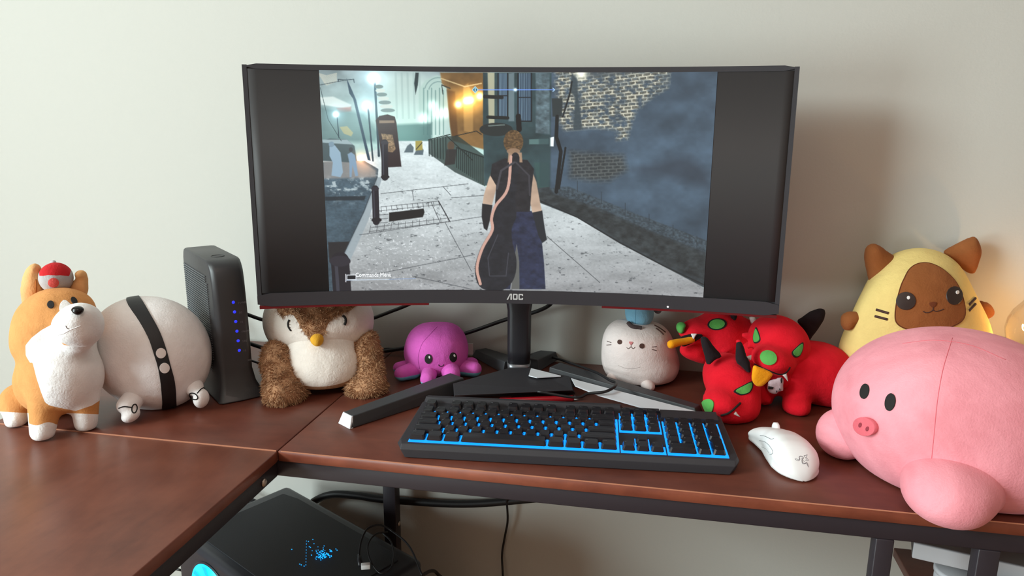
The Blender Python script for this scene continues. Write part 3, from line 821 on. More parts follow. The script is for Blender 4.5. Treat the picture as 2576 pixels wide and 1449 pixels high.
# on-screen heads-up line and the button prompt
line(A1([(1022, 159), (1480, 159)]), (110, 150, 240), 1.6); glow(*A1([(1247, 159)])[0], 4, (220, 235, 255), .9)
dm = A1([(1003, 140), (1020, 159), (1003, 178), (986, 159)]); put(mask(dm), (40, 90, 110)); line(np.vstack([dm, dm[:1]]), (160, 220, 240), 1.4)
line(A1([(1474, 149), (1486, 159), (1474, 169)]), (170, 210, 255), 1.5); line(A1([(1003, 150), (1003, 168)]), (200, 240, 250), 1.6)
bx = A1([(224, 1284), (279, 1284), (279, 1311), (224, 1311)]); put(mask(bx), (22, 24, 30)); line(np.vstack([bx, bx[:1]]), (210, 216, 222), 1.4)
line(A1([(217, 1280), (217, 1325)]), (230, 232, 236), 1.6); line(A1([(217, 1316), (480, 1310)]), (190, 205, 220), 1.4); line(A1([(480, 1310), (640, 1305)]), (120, 150, 200), 1, .7)
hzv = .34 * np.exp(-((X - 935) / 150) ** 2 - ((Y - 285) / 95) ** 2) * (X < 1130)
put(hzv, (182, 208, 204))
IM = np.clip(IM, 0, 1); IM = IM + 0.18 * (IM * IM * (3 - 2 * IM) - IM); IM = np.clip(IM * 1.04, 0, 1)
me = bpy.data.meshes.new('screen_picture')
ii = (np.arange(GH - 1)[:, None] * GW + np.arange(GW - 1)[None, :]).reshape(-1)
quads = np.stack([ii, ii + GW, ii + GW + 1, ii + 1], 1)
me.vertices.add(len(SV)); me.vertices.foreach_set('co', (SV - WL[mt]).reshape(-1))
me.loops.add(quads.size); me.loops.foreach_set('vertex_index', quads.reshape(-1).astype(np.int32))
me.polygons.add(len(quads)); me.polygons.foreach_set('loop_start', (np.arange(len(quads)) * 4).astype(np.int32))
me.update(calc_edges=True)
ca = me.color_attributes.new('picture', 'FLOAT_COLOR', 'POINT')
lc = np.where(IM <= 0.04045, IM / 12.92, ((IM + 0.055) / 1.055) ** 2.4).reshape(-1, 3)
ca.data.foreach_set('color', np.hstack([lc, np.ones((len(lc), 1))]).astype(np.float32).reshape(-1))
m, N, L, P = newmat('lit_screen')
at_ = N.new('ShaderNodeAttribute'); at_.attribute_name = 'picture'
P.inputs['Base Color'].default_value = (0.012, 0.012, 0.013, 1); P.inputs['Roughness'].default_value = 0.42
L.new(at_.outputs['Color'], P.inputs['Emission Color']); P.inputs['Emission Strength'].default_value = 1.15
me.materials.append(m)
o = bpy.data.objects.new('screen_picture', me); COL.objects.link(o); o.parent = mt; WL[o] = WL[mt]

def on_panel(V2, s0, t0, d):
    """lettering laid on the curved front, V2 in metres from (s0, t0)"""
    return np.array([mon(s0 + v[0] / 0.4035, t0 + v[1] / MH, d - (v[2] if len(v) > 2 else 0)) for v in V2])
tv, tf = text_mesh('Commands Menu', 0.0098)
tv[:, 0] *= 0.80
mo('screen_text', on_panel(tv, -0.6285, 0.1185, -0.0010), tf, plain('screen_white', (200, 205, 210), .5, emit=(225, 230, 235), estr=.9), mt, smooth=False)
# maker's letters on the chin
def letters():
    h = 0.0098; w = 0.0019
    def bar(pts): return [(x * h, y * h) for x, y in pts]
    out = []
    polys = [[(0, 0), (.25, 0), (.62, .80), (.62, 0), (.86, 0), (.86, 1), (.52, 1)],]
    for p in polys: out.append(bar(p))
    def ring(x0, x1, gap=False):
        a = .22
        out.append(bar([(x0 + .1, 0), (x1 - .1, 0), (x1, .1), (x1, a), (x0, a), (x0, .1)]))
        out.append(bar([(x0, 1 - a), (x1, 1 - a), (x1, .9), (x1 - .1, 1), (x0 + .1, 1), (x0, .9)]))
        out.append(bar([(x0, a), (x0 + a, a), (x0 + a, 1 - a), (x0, 1 - a)]))
        if not gap: out.append(bar([(x1 - a, a), (x1, a), (x1, 1 - a), (x1 - a, 1 - a)]))
        else:
            out.append(bar([(x1 - a, a), (x1, a), (x1, .34), (x1 - a, .34)])); out.append(bar([(x1 - a, .66), (x1, .66), (x1, 1 - a), (x1 - a, 1 - a)]))
    ring(1.0, 1.80); ring(1.93, 2.7, True)
    return out
lm = []
for p in letters():
    n = len(p); V = on_panel([(x, y, 0.0) for x, y in p], -0.036, 0.0175, -0.0031)
    lm.append((V, [tuple(range(n))]))
mo('maker_letters', *join(*lm), M['logo'], mt, smooth=False)
mo('power_light', *lathe(mon(0.594, 0.010, -0.003), [(0.0014, 0), (0.001, .0006)], 10, mon(0.594, .01, -.01) - mon(0.594, .01, 0)), plain('power_led', (255, 255, 255), .4, emit=(255, 255, 255), estr=2.5), mt)
# stand: column with badge, hub block and four legs
cc = np.array([0.265, 0.364])
sx = np.array([math.cos(MYAW), math.sin(MYAW)]); sy_ = np.array([-sx[1], sx[0]])
def sec(w, d, c=cc, n=20, e=3.2):
    a = np.linspace(0, 2 * math.pi, n, endpoint=False)
    return [c + sx * (w * np.sign(math.cos(t)) * abs(math.cos(t)) ** (2 / e)) + sy_ * (d * np.sign(math.sin(t)) * abs(math.sin(t)) ** (2 / e)) for t in a]
V = []; F = []; n = 20
prof = [(0.765, .0195, .017), (0.79, .0205, .018), (0.86, .0205, .018), (0.872, .0225, .018), (0.887, .0270, .018), (0.905, .0290, .018), (1.05, .0295, .018)]
for z, w, d in prof: V += [(p[0], p[1], z) for p in sec(w, d)]
for i in range(len(prof) - 1):
    for k in range(n): F.append((i * n + k, i * n + (k + 1) % n, (i + 1) * n + (k + 1) % n, (i + 1) * n + k))
F += [tuple(reversed(range(n))), tuple(range((len(prof) - 1) * n, len(prof) * n))]
colm_ = mo('column', V, F, M['blk'], mt)
V0 = [(p[0], p[1]) for p in sec(.0195, .017)]; V1 = [(p[0], p[1]) for p in sec(.0210, .0185)]
mo('collar', *prism(V0, 0.752, 0.766, V1), M['silver_dk'], mt)
bc_ = np.array([*(cc - sy_ * 0.0185), 0.910])
mo('badge', *lathe(bc_, [(0.0195, 0), (0.0195, .0012), (0.017, .0016)], 28, (-sy_[0], -sy_[1], 0)), plain('badge_red', (176, 84, 88), .4), mt)
mo('badge_ring', *lathe(bc_, [(0.0205, 0), (0.0205, .001), (0.0195, .0014)], 28, (-sy_[0], -sy_[1], 0)), M['red_trim'], mt)
mo('rear_arm', *box((*(cc - sy_ * 0.012), 1.03), (0.07, 0.05, 0.08), MYAW), M['blk_matte'], mt)
# hub block
hb = [on(1142, 1003)[:2], on(1447, 993)[:2], on(1400, 938, .765)[:2], on(1340, 925, .765)[:2], on(1275, 925, .765)[:2], on(1235, 948, .765)[:2]]
ht = [on(1144, 986, .766)[:2], on(1441, 973, .766)[:2], on(1432, 947, .766)[:2], on(1335, 926, .766)[:2], on(1280, 926, .766)[:2], on(1140, 965, .766)[:2]]
hb[2] = ht[2]; hb[5] = ht[5]
flat(bev(mo('hub', *prism(hb, DT + .002, [DT + .02] * 2 + [DT + .0262] * 4, ht), M['blk_matte'], mt), .0015, 2))
def leg(a, b, wa, wb, ha, hb_, mat=None, name='leg'):
    a, b = np.asarray(a[:2]), np.asarray(b[:2]); d = b - a; d = d / np.linalg.norm(d); nrm = np.array([-d[1], d[0]])
    lo = [a - nrm * wa, b - nrm * wb, b + nrm * wb, a + nrm * wa]; hi = [a - nrm * wa * .8, b - d * .006 - nrm * wb * .72, b - d * .006 + nrm * wb * .72, a + nrm * wa * .8]
    return bev(mo(name, *prism(lo, DT + .0005, [DT + ha, DT + hb_, DT + hb_, DT + ha], hi), mat or M['grey_pl'], mt), .0014, 2)
flat(leg(on(1150, 978), on(867, 1072), .021, .0155, .024, .0175))
flat(leg(on(1395, 950), on(1762, 1046), .021, .013, .024, .014))
flat(leg(on(1290, 935), on(1205, 893), .022, .016, .022, .014))
flat(leg(on(1330, 930), on(1395, 894), .022, .018, .022, .014))
tipc = on(867, 1072); dl = tipc - on(1150, 978); dl /= np.linalg.norm(dl)
nl = np.array([-dl[1], dl[0], 0])
mo('leg_tip', *prism([(tipc + dl * .0012 + nl * .0150)[:2], (tipc + dl * .0012 - nl * .0150)[:2], (tipc - dl * .004 - nl * .0156)[:2], (tipc - dl * .004 + nl * .0156)[:2]], DT + .0004, DT + .0172,
   [(tipc - dl * .0055 + nl * .0112)[:2], (tipc - dl * .0055 - nl * .0112)[:2], (tipc - dl * .0075 - nl * .0115)[:2], (tipc - dl * .0075 + nl * .0115)[:2]]), M['silver'], mt, smooth=False)
def inlay(pts, zs, name='silver_inlay', th=.0016):
    P = [on(p[0], p[1], z) for p, z in zip(pts, zs)]
    n = len(P); V = P + [p - np.array([0, 0, th]) for p in P]
    F = [tuple(range(n)), tuple(reversed(range(n, 2 * n)))] + [(i, i + n, (i + 1) % n + n, (i + 1) % n) for i in range(n)]
    return mo(name, V, F, M['silver'], mt, smooth=False)
inlay([(1437, 951), (1452, 956), (1757, 1036), (1637, 1031), (1506, 994), (1447, 970)], [.768, .768, .7605, .7605, .764, .767])
inlay([(1336, 926), (1411, 945), (1350, 949), (1330, 944)], [.7685] * 4)

# ------------------------------------------------------------------ keyboard (own frame: u along the rows, v away from the hands)
U = 0.01857
KT = math.radians(3.6)
kb = thing('keyboard', 'full size black keyboard with blue backlight lying in front of the monitor stand', 'keyboard', (0.177, 0.027, 0.758), None, (KT, 0, math.radians(5.1)))
bpy.context.view_layer.update()
def kbo(name, V, F, mat, parent=None, smooth=False):
    return mo(name, V, F, mat, parent or kb, smooth, local=True)
def kpoly(p): return [(x * U, y * U) for x, y in p]
top = kpoly([(-.42, -.42), (22.95, -.42), (23.2, 0.2), (23.05, 6.25), (22.6, 6.85), (15.9, 6.85), (15.5, 7.0), (-.15, 7.0), (-.4, 6.4), (-.62, 0.3)])
bot = kpoly([(-.1, -.75), (22.6, -.75), (23.1, 0.0), (23.0, 6.3), (22.4, 6.9), (15.9, 6.9), (15.5, 7.05), (0.1, 7.05), (-.2, 6.3), (-.45, 0.1)])
mid = kpoly([(-.42, -.72), (22.95, -.72), (23.35, 0.1), (23.2, 6.3), (22.7, 6.95), (15.9, 6.95), (15.5, 7.1), (-.15, 7.1), (-.5, 6.5), (-.85, 0.15)])
def zb(p): return [-0.0172 * 1.0 - y * math.tan(KT) + .0005 for x, y in p]
n = len(top)
V = [(x, y, z) for (x, y), z in zip(bot, zb(bot))] + [(x, y, -.004) for x, y in mid] + [(x, y, .0015) for x, y in top]
F = [tuple(reversed(range(n)))]
for lv in (0, 1):
    for i in range(n):
        j = (i + 1) % n; F.append((lv * n + i, lv * n + j, (lv + 1) * n + j, (lv + 1) * n + i))
F.append(tuple(range(2 * n, 3 * n)))
bev(kbo('case', V, F, M['blk_matte']), .0008, 2)
# raised rear rim
rim = []
rim.append(prism(kpoly([(-.15, 6.42), (15.5, 6.42), (15.7, 6.85), (15.4, 7.0), (-.1, 7.0), (-.3, 6.7)]), .001, .0085, kpoly([(-.05, 6.62), (15.35, 6.62), (15.45, 6.85), (15.3, 6.95), (0, 6.95), (-.15, 6.75)])))
rim.append(prism(kpoly([(15.7, 6.42), (18.4, 6.42), (18.4, 6.82), (15.7, 6.82)]), .001, .005))
rim.append(prism(kpoly([(18.45, 5.35), (22.75, 5.35), (22.75, 6.7), (18.45, 6.7)]), .001, .0048))
kbo('rear_rim', *join(*rim), M['blk_matte'])
gl = []
for (u0, u1, v0, v1) in ((.02, 15.11, -.17, 4.9), (15.2, 18.3, 2.86, 4.9), (15.2, 18.34, -.17, .9), (16.24, 17.28, .9, 1.95), (18.44, 22.6, -.17, 4.9), (15.26, 18.22, 5.0, 6.0)):
    gl.append(box(((u0 + u1) / 2 * U, (v0 + v1) / 2 * U, .0016), ((u1 - u0) * U, (v1 - v0) * U, .0012)))
kbo('backlight_plate', *join(*gl), M['key_glow'])
KEYM = plain('keycap_black', (32, 32, 36), 0.24, spec=0.55)
LEG = plain('key_legend', (120, 122, 126), 0.5)
caps = {}
def capmesh(w, h):
    if (w, h) in caps: return caps[(w, h)]
    g = .0009; x0, x1, y0, y1 = g, w * U - g, g, h * U - g; c = .0020; i = .0021; z0, z1 = .0030, .0098
    def oc(a, b, e, f, c): return [(a + c, e), (b - c, e), (b, e + c), (b, f - c), (b - c, f), (a + c, f), (a, f - c), (a, e + c)]
    V = [(x, y, z0) for x, y in oc(x0, x1, y0, y1, c)] + [(x, y, z1 - (.0006 if y < (y0 + y1) / 2 else 0)) for x, y in oc(x0 + i, x1 - i, y0 + i * 1.1, y1 - i * .6, c)]
    V += [(x, y, z1 - .0004) for x, y in [((x0 + x1) / 2, (y0 + y1) / 2)]]
    F = [(k, (k + 1) % 8, 8 + (k + 1) % 8, 8 + k) for k in range(8)] + [(8 + k, 8 + (k + 1) % 8, 16) for k in range(8)]
    me = bpy.data.meshes.new('keycap'); me.from_pydata(V, [], F); me.update(); me.materials.append(KEYM)
    caps[(w, h)] = me; return me
LEGC = {}
def key(u, v, w=1.0, h=1.0, t=''):
    o = bpy.data.objects.new('keycap', capmesh(w, h)); COL.objects.link(o); o.parent = kb; o.location = (u * U, v * U, 0)
    if t:
        if t not in LEGC:
            tv, tf = text_mesh(t, .0036 if len(t) < 3 else .0026, 0, 1)
            if len(tv) == 0: return
            tv = tv + np.array([.0042, 0.0105, .0105])
            mm = bpy.data.meshes.new('legend'); mm.from_pydata(tv.tolist(), [], tf); mm.update(); mm.materials.append(LEG); LEGC[t] = mm
        l = bpy.data.objects.new('legend', LEGC[t]); COL.objects.link(l); l.parent = o
rows = [
    (0, [('Ctrl', 1.25), ('', 1.25), ('Alt', 1.25), ('', 6.25), ('Alt', 1.25), ('', 1.25), ('Fn', 1.25), ('Ctrl', 1.25)]),
    (1, [('Shift', 2.25)] + [(c, 1) for c in 'ZXCVBNM,./'] + [('Shift', 2.75)]),
    (2, [('Caps', 1.75)] + [(c, 1) for c in "ASDFGHJKL;'"] + [('Enter', 2.25)]),
    (3, [('Tab', 1.5)] + [(c, 1) for c in 'QWERTYUIOP[]'] + [('\\', 1.5)]),
    (4, [(c, 1) for c in '`1234567890-='] + [('Back', 2)]),
]
for v, r in rows:
    u = 0
    for t, w in r: key(u, v, w, 1, t); u += w
for u, t in [(0, 'Esc')] + [(2 + i, 'F%d' % (i + 1)) for i in range(4)] + [(6.5 + i, 'F%d' % (i + 5)) for i in range(4)] + [(11 + i, 'F%d' % (i + 9)) for i in range(4)]:
    key(u, 5.27, 1, 1, t)
for i, t in enumerate(('PrtSc', 'ScrLk', 'Pause')): key(15.25 + i, 5.27, 1, 1, t)
for i, t in enumerate(('Ins', 'Home', 'PgUp')): key(15.25 + i, 4, 1, 1, t)
for i, t in enumerate(('Del', 'End', 'PgDn')): key(15.25 + i, 3, 1, 1, t)
for u, v, t in ((16.25, 1, '^'), (15.25, 0, '<'), (16.25, 0, 'v'), (17.25, 0, '>')): key(u, v, 1, 1, t)
for i, t in enumerate(('Num', '/', '*', '-')): key(18.5 + i, 4, 1, 1, t)
for j, r in enumerate(('123', '456', '789')):
    for i, t in enumerate(r): key(18.5 + i, 1 + j, 1, 1, t)
key(21.5, 2, 1, 2, '+'); key(21.5, 0, 1, 2, 'Ent'); key(18.5, 0, 2, 1, '0'); key(20.5, 0, 1, 1, '.')
# its lead: up over the stand leg, round behind the column
bpy.context.view_layer.update()
lead = catmull([(.322, .212, .772), on(1447, 1000, .764), on(1480, 990, .767), on(1520, 986, .771), on(1545, 974, .772), on(1549, 962, .770), on(1535, 957, .768), on(1500, 937, .768), on(1440, 915, .758), on(1385, 898, .75), on(1320, 893, .762), (.25, .425, .765)], 8)
mw = np.array(kb.matrix_world.inverted())
lv, lf = tube(lead, .0023, 8)
lv = lv @ mw[:3, :3].T + mw[:3, 3]
kbo('lead', lv, lf, M['cable'], smooth=True)

# ------------------------------------------------------------------ mouse
mc = np.array([0.672, 0.113]); mdir = on(1938, 1092, .748)[:2] - on(2040, 1205, .748)[:2]; mdir /= np.linalg.norm(mdir)
mx = np.array([mdir[1], -mdir[0]])         # towards its right-hand side
ms = thing('computer_mouse', 'white ergonomic wireless mouse lying on the dark desk beside the keyboard', 'mouse', (mc[0], mc[1], DT))
st = np.concatenate([[-1, -.992, -.98, -.96], np.linspace(-.93, 1, 37)]); V = []; F = []; nc = 27
Lh = 0.0635
for q in st:
    wl = np.interp(q, [-1, -.985, -.95, -.88, -.75, -.5, -.1, .3, .7, .93, 1], [0.001, .008, .0145, .0212, .0285, .0335, .0315, .0275, .029, .0315, .0295])
    wr = np.interp(q, [-1, -.985, -.95, -.88, -.75, -.5, -.1, .3, .7, .93, 1], [0.001, .008, .0145, .0212, .0290, .0345, .034, .031, .0305, .032, .0295])
    hh = np.interp(q, [-1, -.985, -.95, -.86, -.72, -.5, -.25, .1, .5, .85, .96, 1], [0.002, .0085, .0145, .0235, .0325, .0405, .0425, .0395, .031, .0225, .018, .012])
    for k in range(nc):
        a = math.pi * k / (nc - 1)
        cx, cz = math.cos(a), math.sin(a)
        x = np.sign(cx) * abs(cx) ** .72; z = abs(cz) ** .78
        lean = -.0045 * (1 - z) * 0 + .0045 * z
        z_ = z * hh * (1 - .10 * x * (1 if q > -.6 else 0))
        tuck = 1 - .13 * math.exp(-((z - .25) / .22) ** 2)     # undercut sides
        xx = x * (wr if x > 0 else wl) * tuck - lean * .6
        p = mc + mdir * (q * Lh) + mx * xx
        V.append((p[0], p[1], DT + .0012 + z_))
for i in range(len(st) - 1):
    for k in range(nc - 1): F.append((i * nc + k, i * nc + k + 1, (i + 1) * nc + k + 1, (i + 1) * nc + k))
F.append(tuple(i * nc for i in range(len(st))) + tuple(i * nc + nc - 1 for i in reversed(range(len(st)))))
F.append(tuple(range(nc - 1, -1, -1))); F.append(tuple((len(st) - 1) * nc + k for k in range(nc)))
V = np.array(V)
bm_ = [f for f in F if len(f) == 4]
Mm = (V, bm_)
body = mo('shell', V, F, M['white_pl'], ms)
sbm = body.modifiers.new('s', 'SUBSURF'); sbm.levels = 1; sbm.render_levels = 1
mb = bvh(Mm)
GRV = plain('groove_grey', (140, 146, 150), .6)
def A3(p): p = np.asarray(p, float); return np.stack([1860 + p[:, 0] / 8.05, 1060 + p[:, 1] / 8.05], 1)
mo('side_button', *patch(Mm, A3([(405, 385), (500, 405), (590, 470), (660, 570), (675, 640), (625, 668), (590, 620), (540, 555), (450, 515), (410, 450)]), .0009), M['white_pl'], ms)
mo('side_groove', *join(stroke(mb, A3([(405, 390), (500, 408), (590, 475), (662, 575), (676, 630), (655, 660), (615, 668)]), .0007), stroke(mb, A3([(450, 515), (540, 560), (600, 640)]), .0005)), GRV, ms)
mo('button_edge', *stroke(mb, A3([(420, 285), (500, 295), (570, 325), (640, 358), (700, 350)]), .0008), GRV, ms)
wc = mc + mdir * .036; wz = DT + .0300
mo('scroll_wheel', *lathe(np.array([wc[0], wc[1], wz]) - np.array([*mx, 0]) * .0035, [(.0060, 0), (.0078, .0012), (.0078, .0058), (.0060, .007)], 24, (mx[0], mx[1], 0)), M['white_pl'], ms)
# three-headed emblem of winding lines on the hump
EMB = plain('emblem_grey', (112, 110, 116), .6)
em = [[(1125, 760), (1160, 790), (1200, 800), (1225, 770), (1215, 730), (1235, 708), (1265, 715), (1285, 740), (1265, 770), (1265, 815), (1280, 855), (1320, 862), (1350, 845), (1375, 880), (1395, 928)],
      [(1125, 760), (1175, 765), (1200, 780), (1215, 760), (1210, 725), (1235, 700), (1272, 708), (1300, 740), (1280, 770), (1275, 810), (1292, 842), (1330, 850), (1362, 830), (1385, 870), (1395, 928)],
      [(1375, 675), (1335, 690), (1312, 690), (1320, 720), (1350, 735), (1385, 765), (1395, 790), (1370, 800), (1325, 780)],
      [(1375, 675), (1362, 705), (1350, 735)], [(1290, 790), (1330, 830)], [(1250, 735), (1262, 755)], [(1340, 755), (1370, 775)]]
mo('emblem', *join(*[m for m in (stroke(mb, A3(p), .00055, lift=.0001) for p in em) if len(m[0])]), EMB, ms)

# ------------------------------------------------------------------ modem
rt = thing('cable_modem', 'tall black upright modem with a column of blue indicator lights', 'modem', (-.2, .2, DT))
f0 = np.array([-.176, .150]); dk = np.array([-.74, .672]); dk /= np.linalg.norm(dk); wk = np.array([-dk[1], dk[0]]) * -1
wk = np.array([dk[1], -dk[0]])
if wk[0] < 0: wk = -wk
RW, RL, RHT = 0.051, 0.185, 0.222
def rsec(z):
    t = z / RHT
    fl = .020 * max(0, 1 - z / .045) ** 2                     # foot flare
    bow = -.012 * (1 - (2 * t - 1) ** 2) * .4
    return fl, bow
V = []; F = []
zs = [0.0, .004, .012, .024, .045, .08, .12, .16, .19, .205, .214, .219, RHT]
def rring(z):
    t = max(0, (z - .195) / (RHT - .195)); rr = .022 * (1 - math.sqrt(max(0, 1 - t * t)))
    fl, bow = rsec(z)
    a0 = -fl * .9 + bow + rr + .010 * z / RHT - .004; a1 = RL - rr * .8; s0 = -fl * .55; s1 = RW + fl * .8
    c = .006
    return [(a0 + c, s0), (a0, s0 + c), (a0 - .002, RW / 2), (a0, s1 - c), (a0 + c, s1), (a1 - c, s1), (a1, s1 - c), (a1, s0 + c), (a1 - c, s0)]
for z in zs:
    for a, s in rring(z):
        p = f0 + dk * a + wk * s; V.append((p[0], p[1], DT + .001 + z))
n = 9
for i in range(len(zs) - 1):
    for k in range(n): F.append((i * n + k, i * n + (k + 1) % n, (i + 1) * n + (k + 1) % n, (i + 1) * n + k))
F += [tuple(reversed(range(n))), tuple((len(zs) - 1) * n + k for k in range(n))]
bm = bmesh.new(); 
ro = mo('body', V, F, plain('modem_black', (50, 51, 55), .42, spec=.6), rt)
bmesh.ops.recalc_face_normals
bm.from_mesh(ro.data); bmesh.ops.recalc_face_normals(bm, faces=bm.faces); bm.to_mesh(ro.data); bm.free()
bev(ro, .0025, 3); flat(ro); ro.data.polygons.foreach_set('use_smooth', [True] * len(ro.data.polygons))
# perforated side panel: rows of fine slots standing proud
SL = []
for r in range(46):
    z = .022 + r * .00385
    a0 = .030 + (.010 if z < .06 else 0) + (.008 if z > .185 else 0); a1 = RL - .012
    p = f0 + dk * ((a0 + a1) / 2) - wk * .0006
    SL.append(box((p[0], p[1], DT + z), (a1 - a0, .0016, .0017), math.atan2(dk[1], dk[0])))
sg = mo('side_grille', *join(*SL), plain('grille_sheen_grey', (92, 96, 100), .45), rt, smooth=False); sg['kind'] = 'stuff'  # grille grey lightened to paint in the gloss reflection on this side
tp = f0 + dk * .055 + wk * RW / 2
mo('top_button', *tube([(tp[0] + .010 * math.cos(a), tp[1] + .010 * math.sin(a), DT + RHT + .0012) for a in np.linspace(0, 2 * math.pi, 25)], .0007, 6), M['blk'], rt)
rb = bvh((np.array([v.co[:] for v in ro.data.vertices]) + WL[rt], [list(p.vertices) for p in ro.data.polygons]))
labs = ['POWER', 'DS', 'US', 'ONLINE', '2.4G', '5G', 'WPS']
LABM = plain('label_grey', (126, 126, 132), .6)
for k in range(6):
    px_, py_ = 587 + 3.0 * k, 760.5 + 24.2 * k
    h, nn = hit(rb, px_, py_)
    if h is None: continue
    mo('indicator_light', *lathe(h - nn * .0004, [(.0026, 0), (.0024, .0007), (.001, .0009)], 14, nn), M['led_blue'], rt)
for k in range(7):
    px_, py_ = 599 + 2.6 * k + (8 if k == 6 else 0), 762 + 24.0 * k
    h, nn = hit(rb, px_, py_)
    if h is None: continue
    tv, tf = text_mesh(labs[k], .0046, 0, 1)
    tv[:, 0] *= .8
    ax = np.array([wk[0], wk[1], 0]); uz = np.array([0, 0, 1.0])
    mo('label', h + nn * .0004 + tv[:, :1] * ax + tv[:, 1:2] * uz - uz * .0018, tf, LABM, rt, smooth=False)

# ------------------------------------------------------------------ computer tower under the desk
PH = 0.452
pd = np.array([.387, -.215]); pd /= np.linalg.norm(pd); pw = np.array([-pd[1], pd[0]])
pr0 = on(1066, 1402, PH)[:2]                   # rear right corner
pl0 = on(505, 1362, PH)[:2]
PWD = (pr0 - pl0) @ pw + .012; PLN = .405
pc0 = pr0 - pd * PLN - pw * PWD
pc = thing('computer_tower', 'black computer case with blue lit fan standing under the corner of the desk', 'computer', (*(pc0 + pd * PLN / 2 + pw * PWD / 2), 0))
def pcp(a, b, z): p = pc0 + pd * a + pw * b; return (p[0], p[1], z)
def pbox(a0, a1, b0, b1, z0, z1):
    V = [pcp(a, b, z) for a in (a0, a1) for b in (b0, b1) for z in (z0, z1)]
    return V, [(0, 1, 3, 2), (4, 6, 7, 5), (0, 4, 5, 1), (2, 3, 7, 6), (0, 2, 6, 4), (1, 5, 7, 3)]
CASE = plain('case_black', (44, 46, 53), .36, spec=.5)
bev(mo('case', *pbox(0, PLN, 0, PWD, .02, PH - .004), CASE, pc), .012, 4)
mo('top_panel', *prism([pcp(a, b, 0)[:2] for a, b in ((.030, .030), (.07, .022), (PLN - .06, .022), (PLN - .03, .032), (PLN - .03, PWD - .032), (PLN - .06, PWD - .022), (.07, PWD - .022), (.030, PWD - .030))], PH - .005, PH - .0022), plain('mesh_black', (32, 33, 38), .55, bump=.4, bscale=1600), pc, smooth=False)
for a in (.03, .37):
    for b in (.03, PWD - .03): mo('foot', *lathe(pcp(a, b, 0), [(.018, 0), (.016, .021)], 16), M['blk'], pc)
# lit case innards seen through the fine mesh of the top: specks of blue light
SP = []
r_ = random.Random(3)
def speck(px_, py_, s):
    p = on(px_, py_, PH - .0016); SP.append(box(p, (s, s * .7, .0008), math.atan2(pd[1], pd[0])))
for _ in range(60): speck(r_.gauss(816, 9) + 0, r_.gauss(1397, 5), .0018)
for _ in range(26): speck(r_.gauss(806, 14), r_.gauss(1393, 11), .0012)
for k in range(9): speck(771 - k * .2, 1361 + 7.5 * k, .0012)
for x, y in ((778, 1375), (781, 1377), (787, 1357), (776, 1362), (845, 1381), (848, 1384), (830, 1383), (754, 1419), (758, 1421), (765, 1424), (734, 1382)): speck(x, y, .0016)
mo('lit_specks', *join(*SP), plain('speck_light', (0, 120, 200), .4, emit=(30, 170, 255), estr=1.3), pc, smooth=False)
# side fan behind a round opening in the face turned to the room
fcn = np.array(pcp(.122, -.0004, PH - .092)); fax = np.array([-pw[0], -pw[1], 0])
mo('fan_ring', *lathe(fcn, [(.074, 0), (.074, .0012), (.070, .0016)], 48, fax), M['blk'], pc)
mo('fan_light', *lathe(fcn + fax * .0010, [(.070, 0), (.070, .001)], 48, fax), M['fan_glow'], pc)
bl = []
fu = np.array([pd[0], pd[1], 0])
for k in range(9):
    a = 2 * math.pi * k / 9
    P = []
    for r0_, da in ((.018, 0), (.040, .16), (.066, .42)):
        for w in (-.10, .10): P.append(fcn + fax * .0028 + fu * r0_ * math.cos(a + da + w) + UP * r0_ * math.sin(a + da + w))
    bl.append((np.array(P), [(0, 2, 3, 1), (2, 4, 5, 3)]))
for b_ in bl: mo('fan_blade', *b_, plain('blade_tint', (0, 90, 170), .4, emit=(0, 160, 255), estr=1.7) if 'blade_tint' not in bpy.data.materials else bpy.data.materials['blade_tint'], pc, smooth=False)
mo('fan_hub', *lathe(fcn + fax * .002, [(.018, 0), (.018, .002), (.014, .003)], 24, fax), M['blk'], pc)
# curl of lead lying over the case, white plug at its end
uc = thing('usb_lead', 'thin black usb lead curled on top of the computer case with a white plug', 'cable', on(955, 1400, PH))
pts = [on(1062, 1447, PH + .002), on(1030, 1375, PH + .01), on(985, 1335, PH + .018), on(955, 1321, PH + .03), on(925, 1330, PH + .03), on(909, 1360, PH + .022), on(903, 1398, PH + .012)]
mo('wire', *tube(catmull(pts, 8), .0017, 8), M['cable'], uc)
pts = [on(975, 1338, PH + .02), on(945, 1344, PH + .025), on(926, 1370, PH + .02), on(930, 1405, PH + .012), on(950, 1437, PH + .004), on(966, 1441, PH + .003), on(984, 1428, PH + .004), on(991, 1395, PH + .01), on(983, 1362, PH + .014), on(962, 1340, PH + .02)]
mo('wire', *tube(catmull(pts, 8), .0015, 8), M['cable'], uc)
a_, b_ = on(903, 1395, PH + .011), on(907, 1423, PH + .006)
mo('plug_grip', *tube([a_, a_ * .5 + b_ * .5, b_], [.0028, .0042, .0040], 10), M['blk'], uc)
bev(mo('plug', *box(on(920, 1424, PH + .007), (.0145, .009, .008), .35), M['white_pl'], uc), .0008, 2)

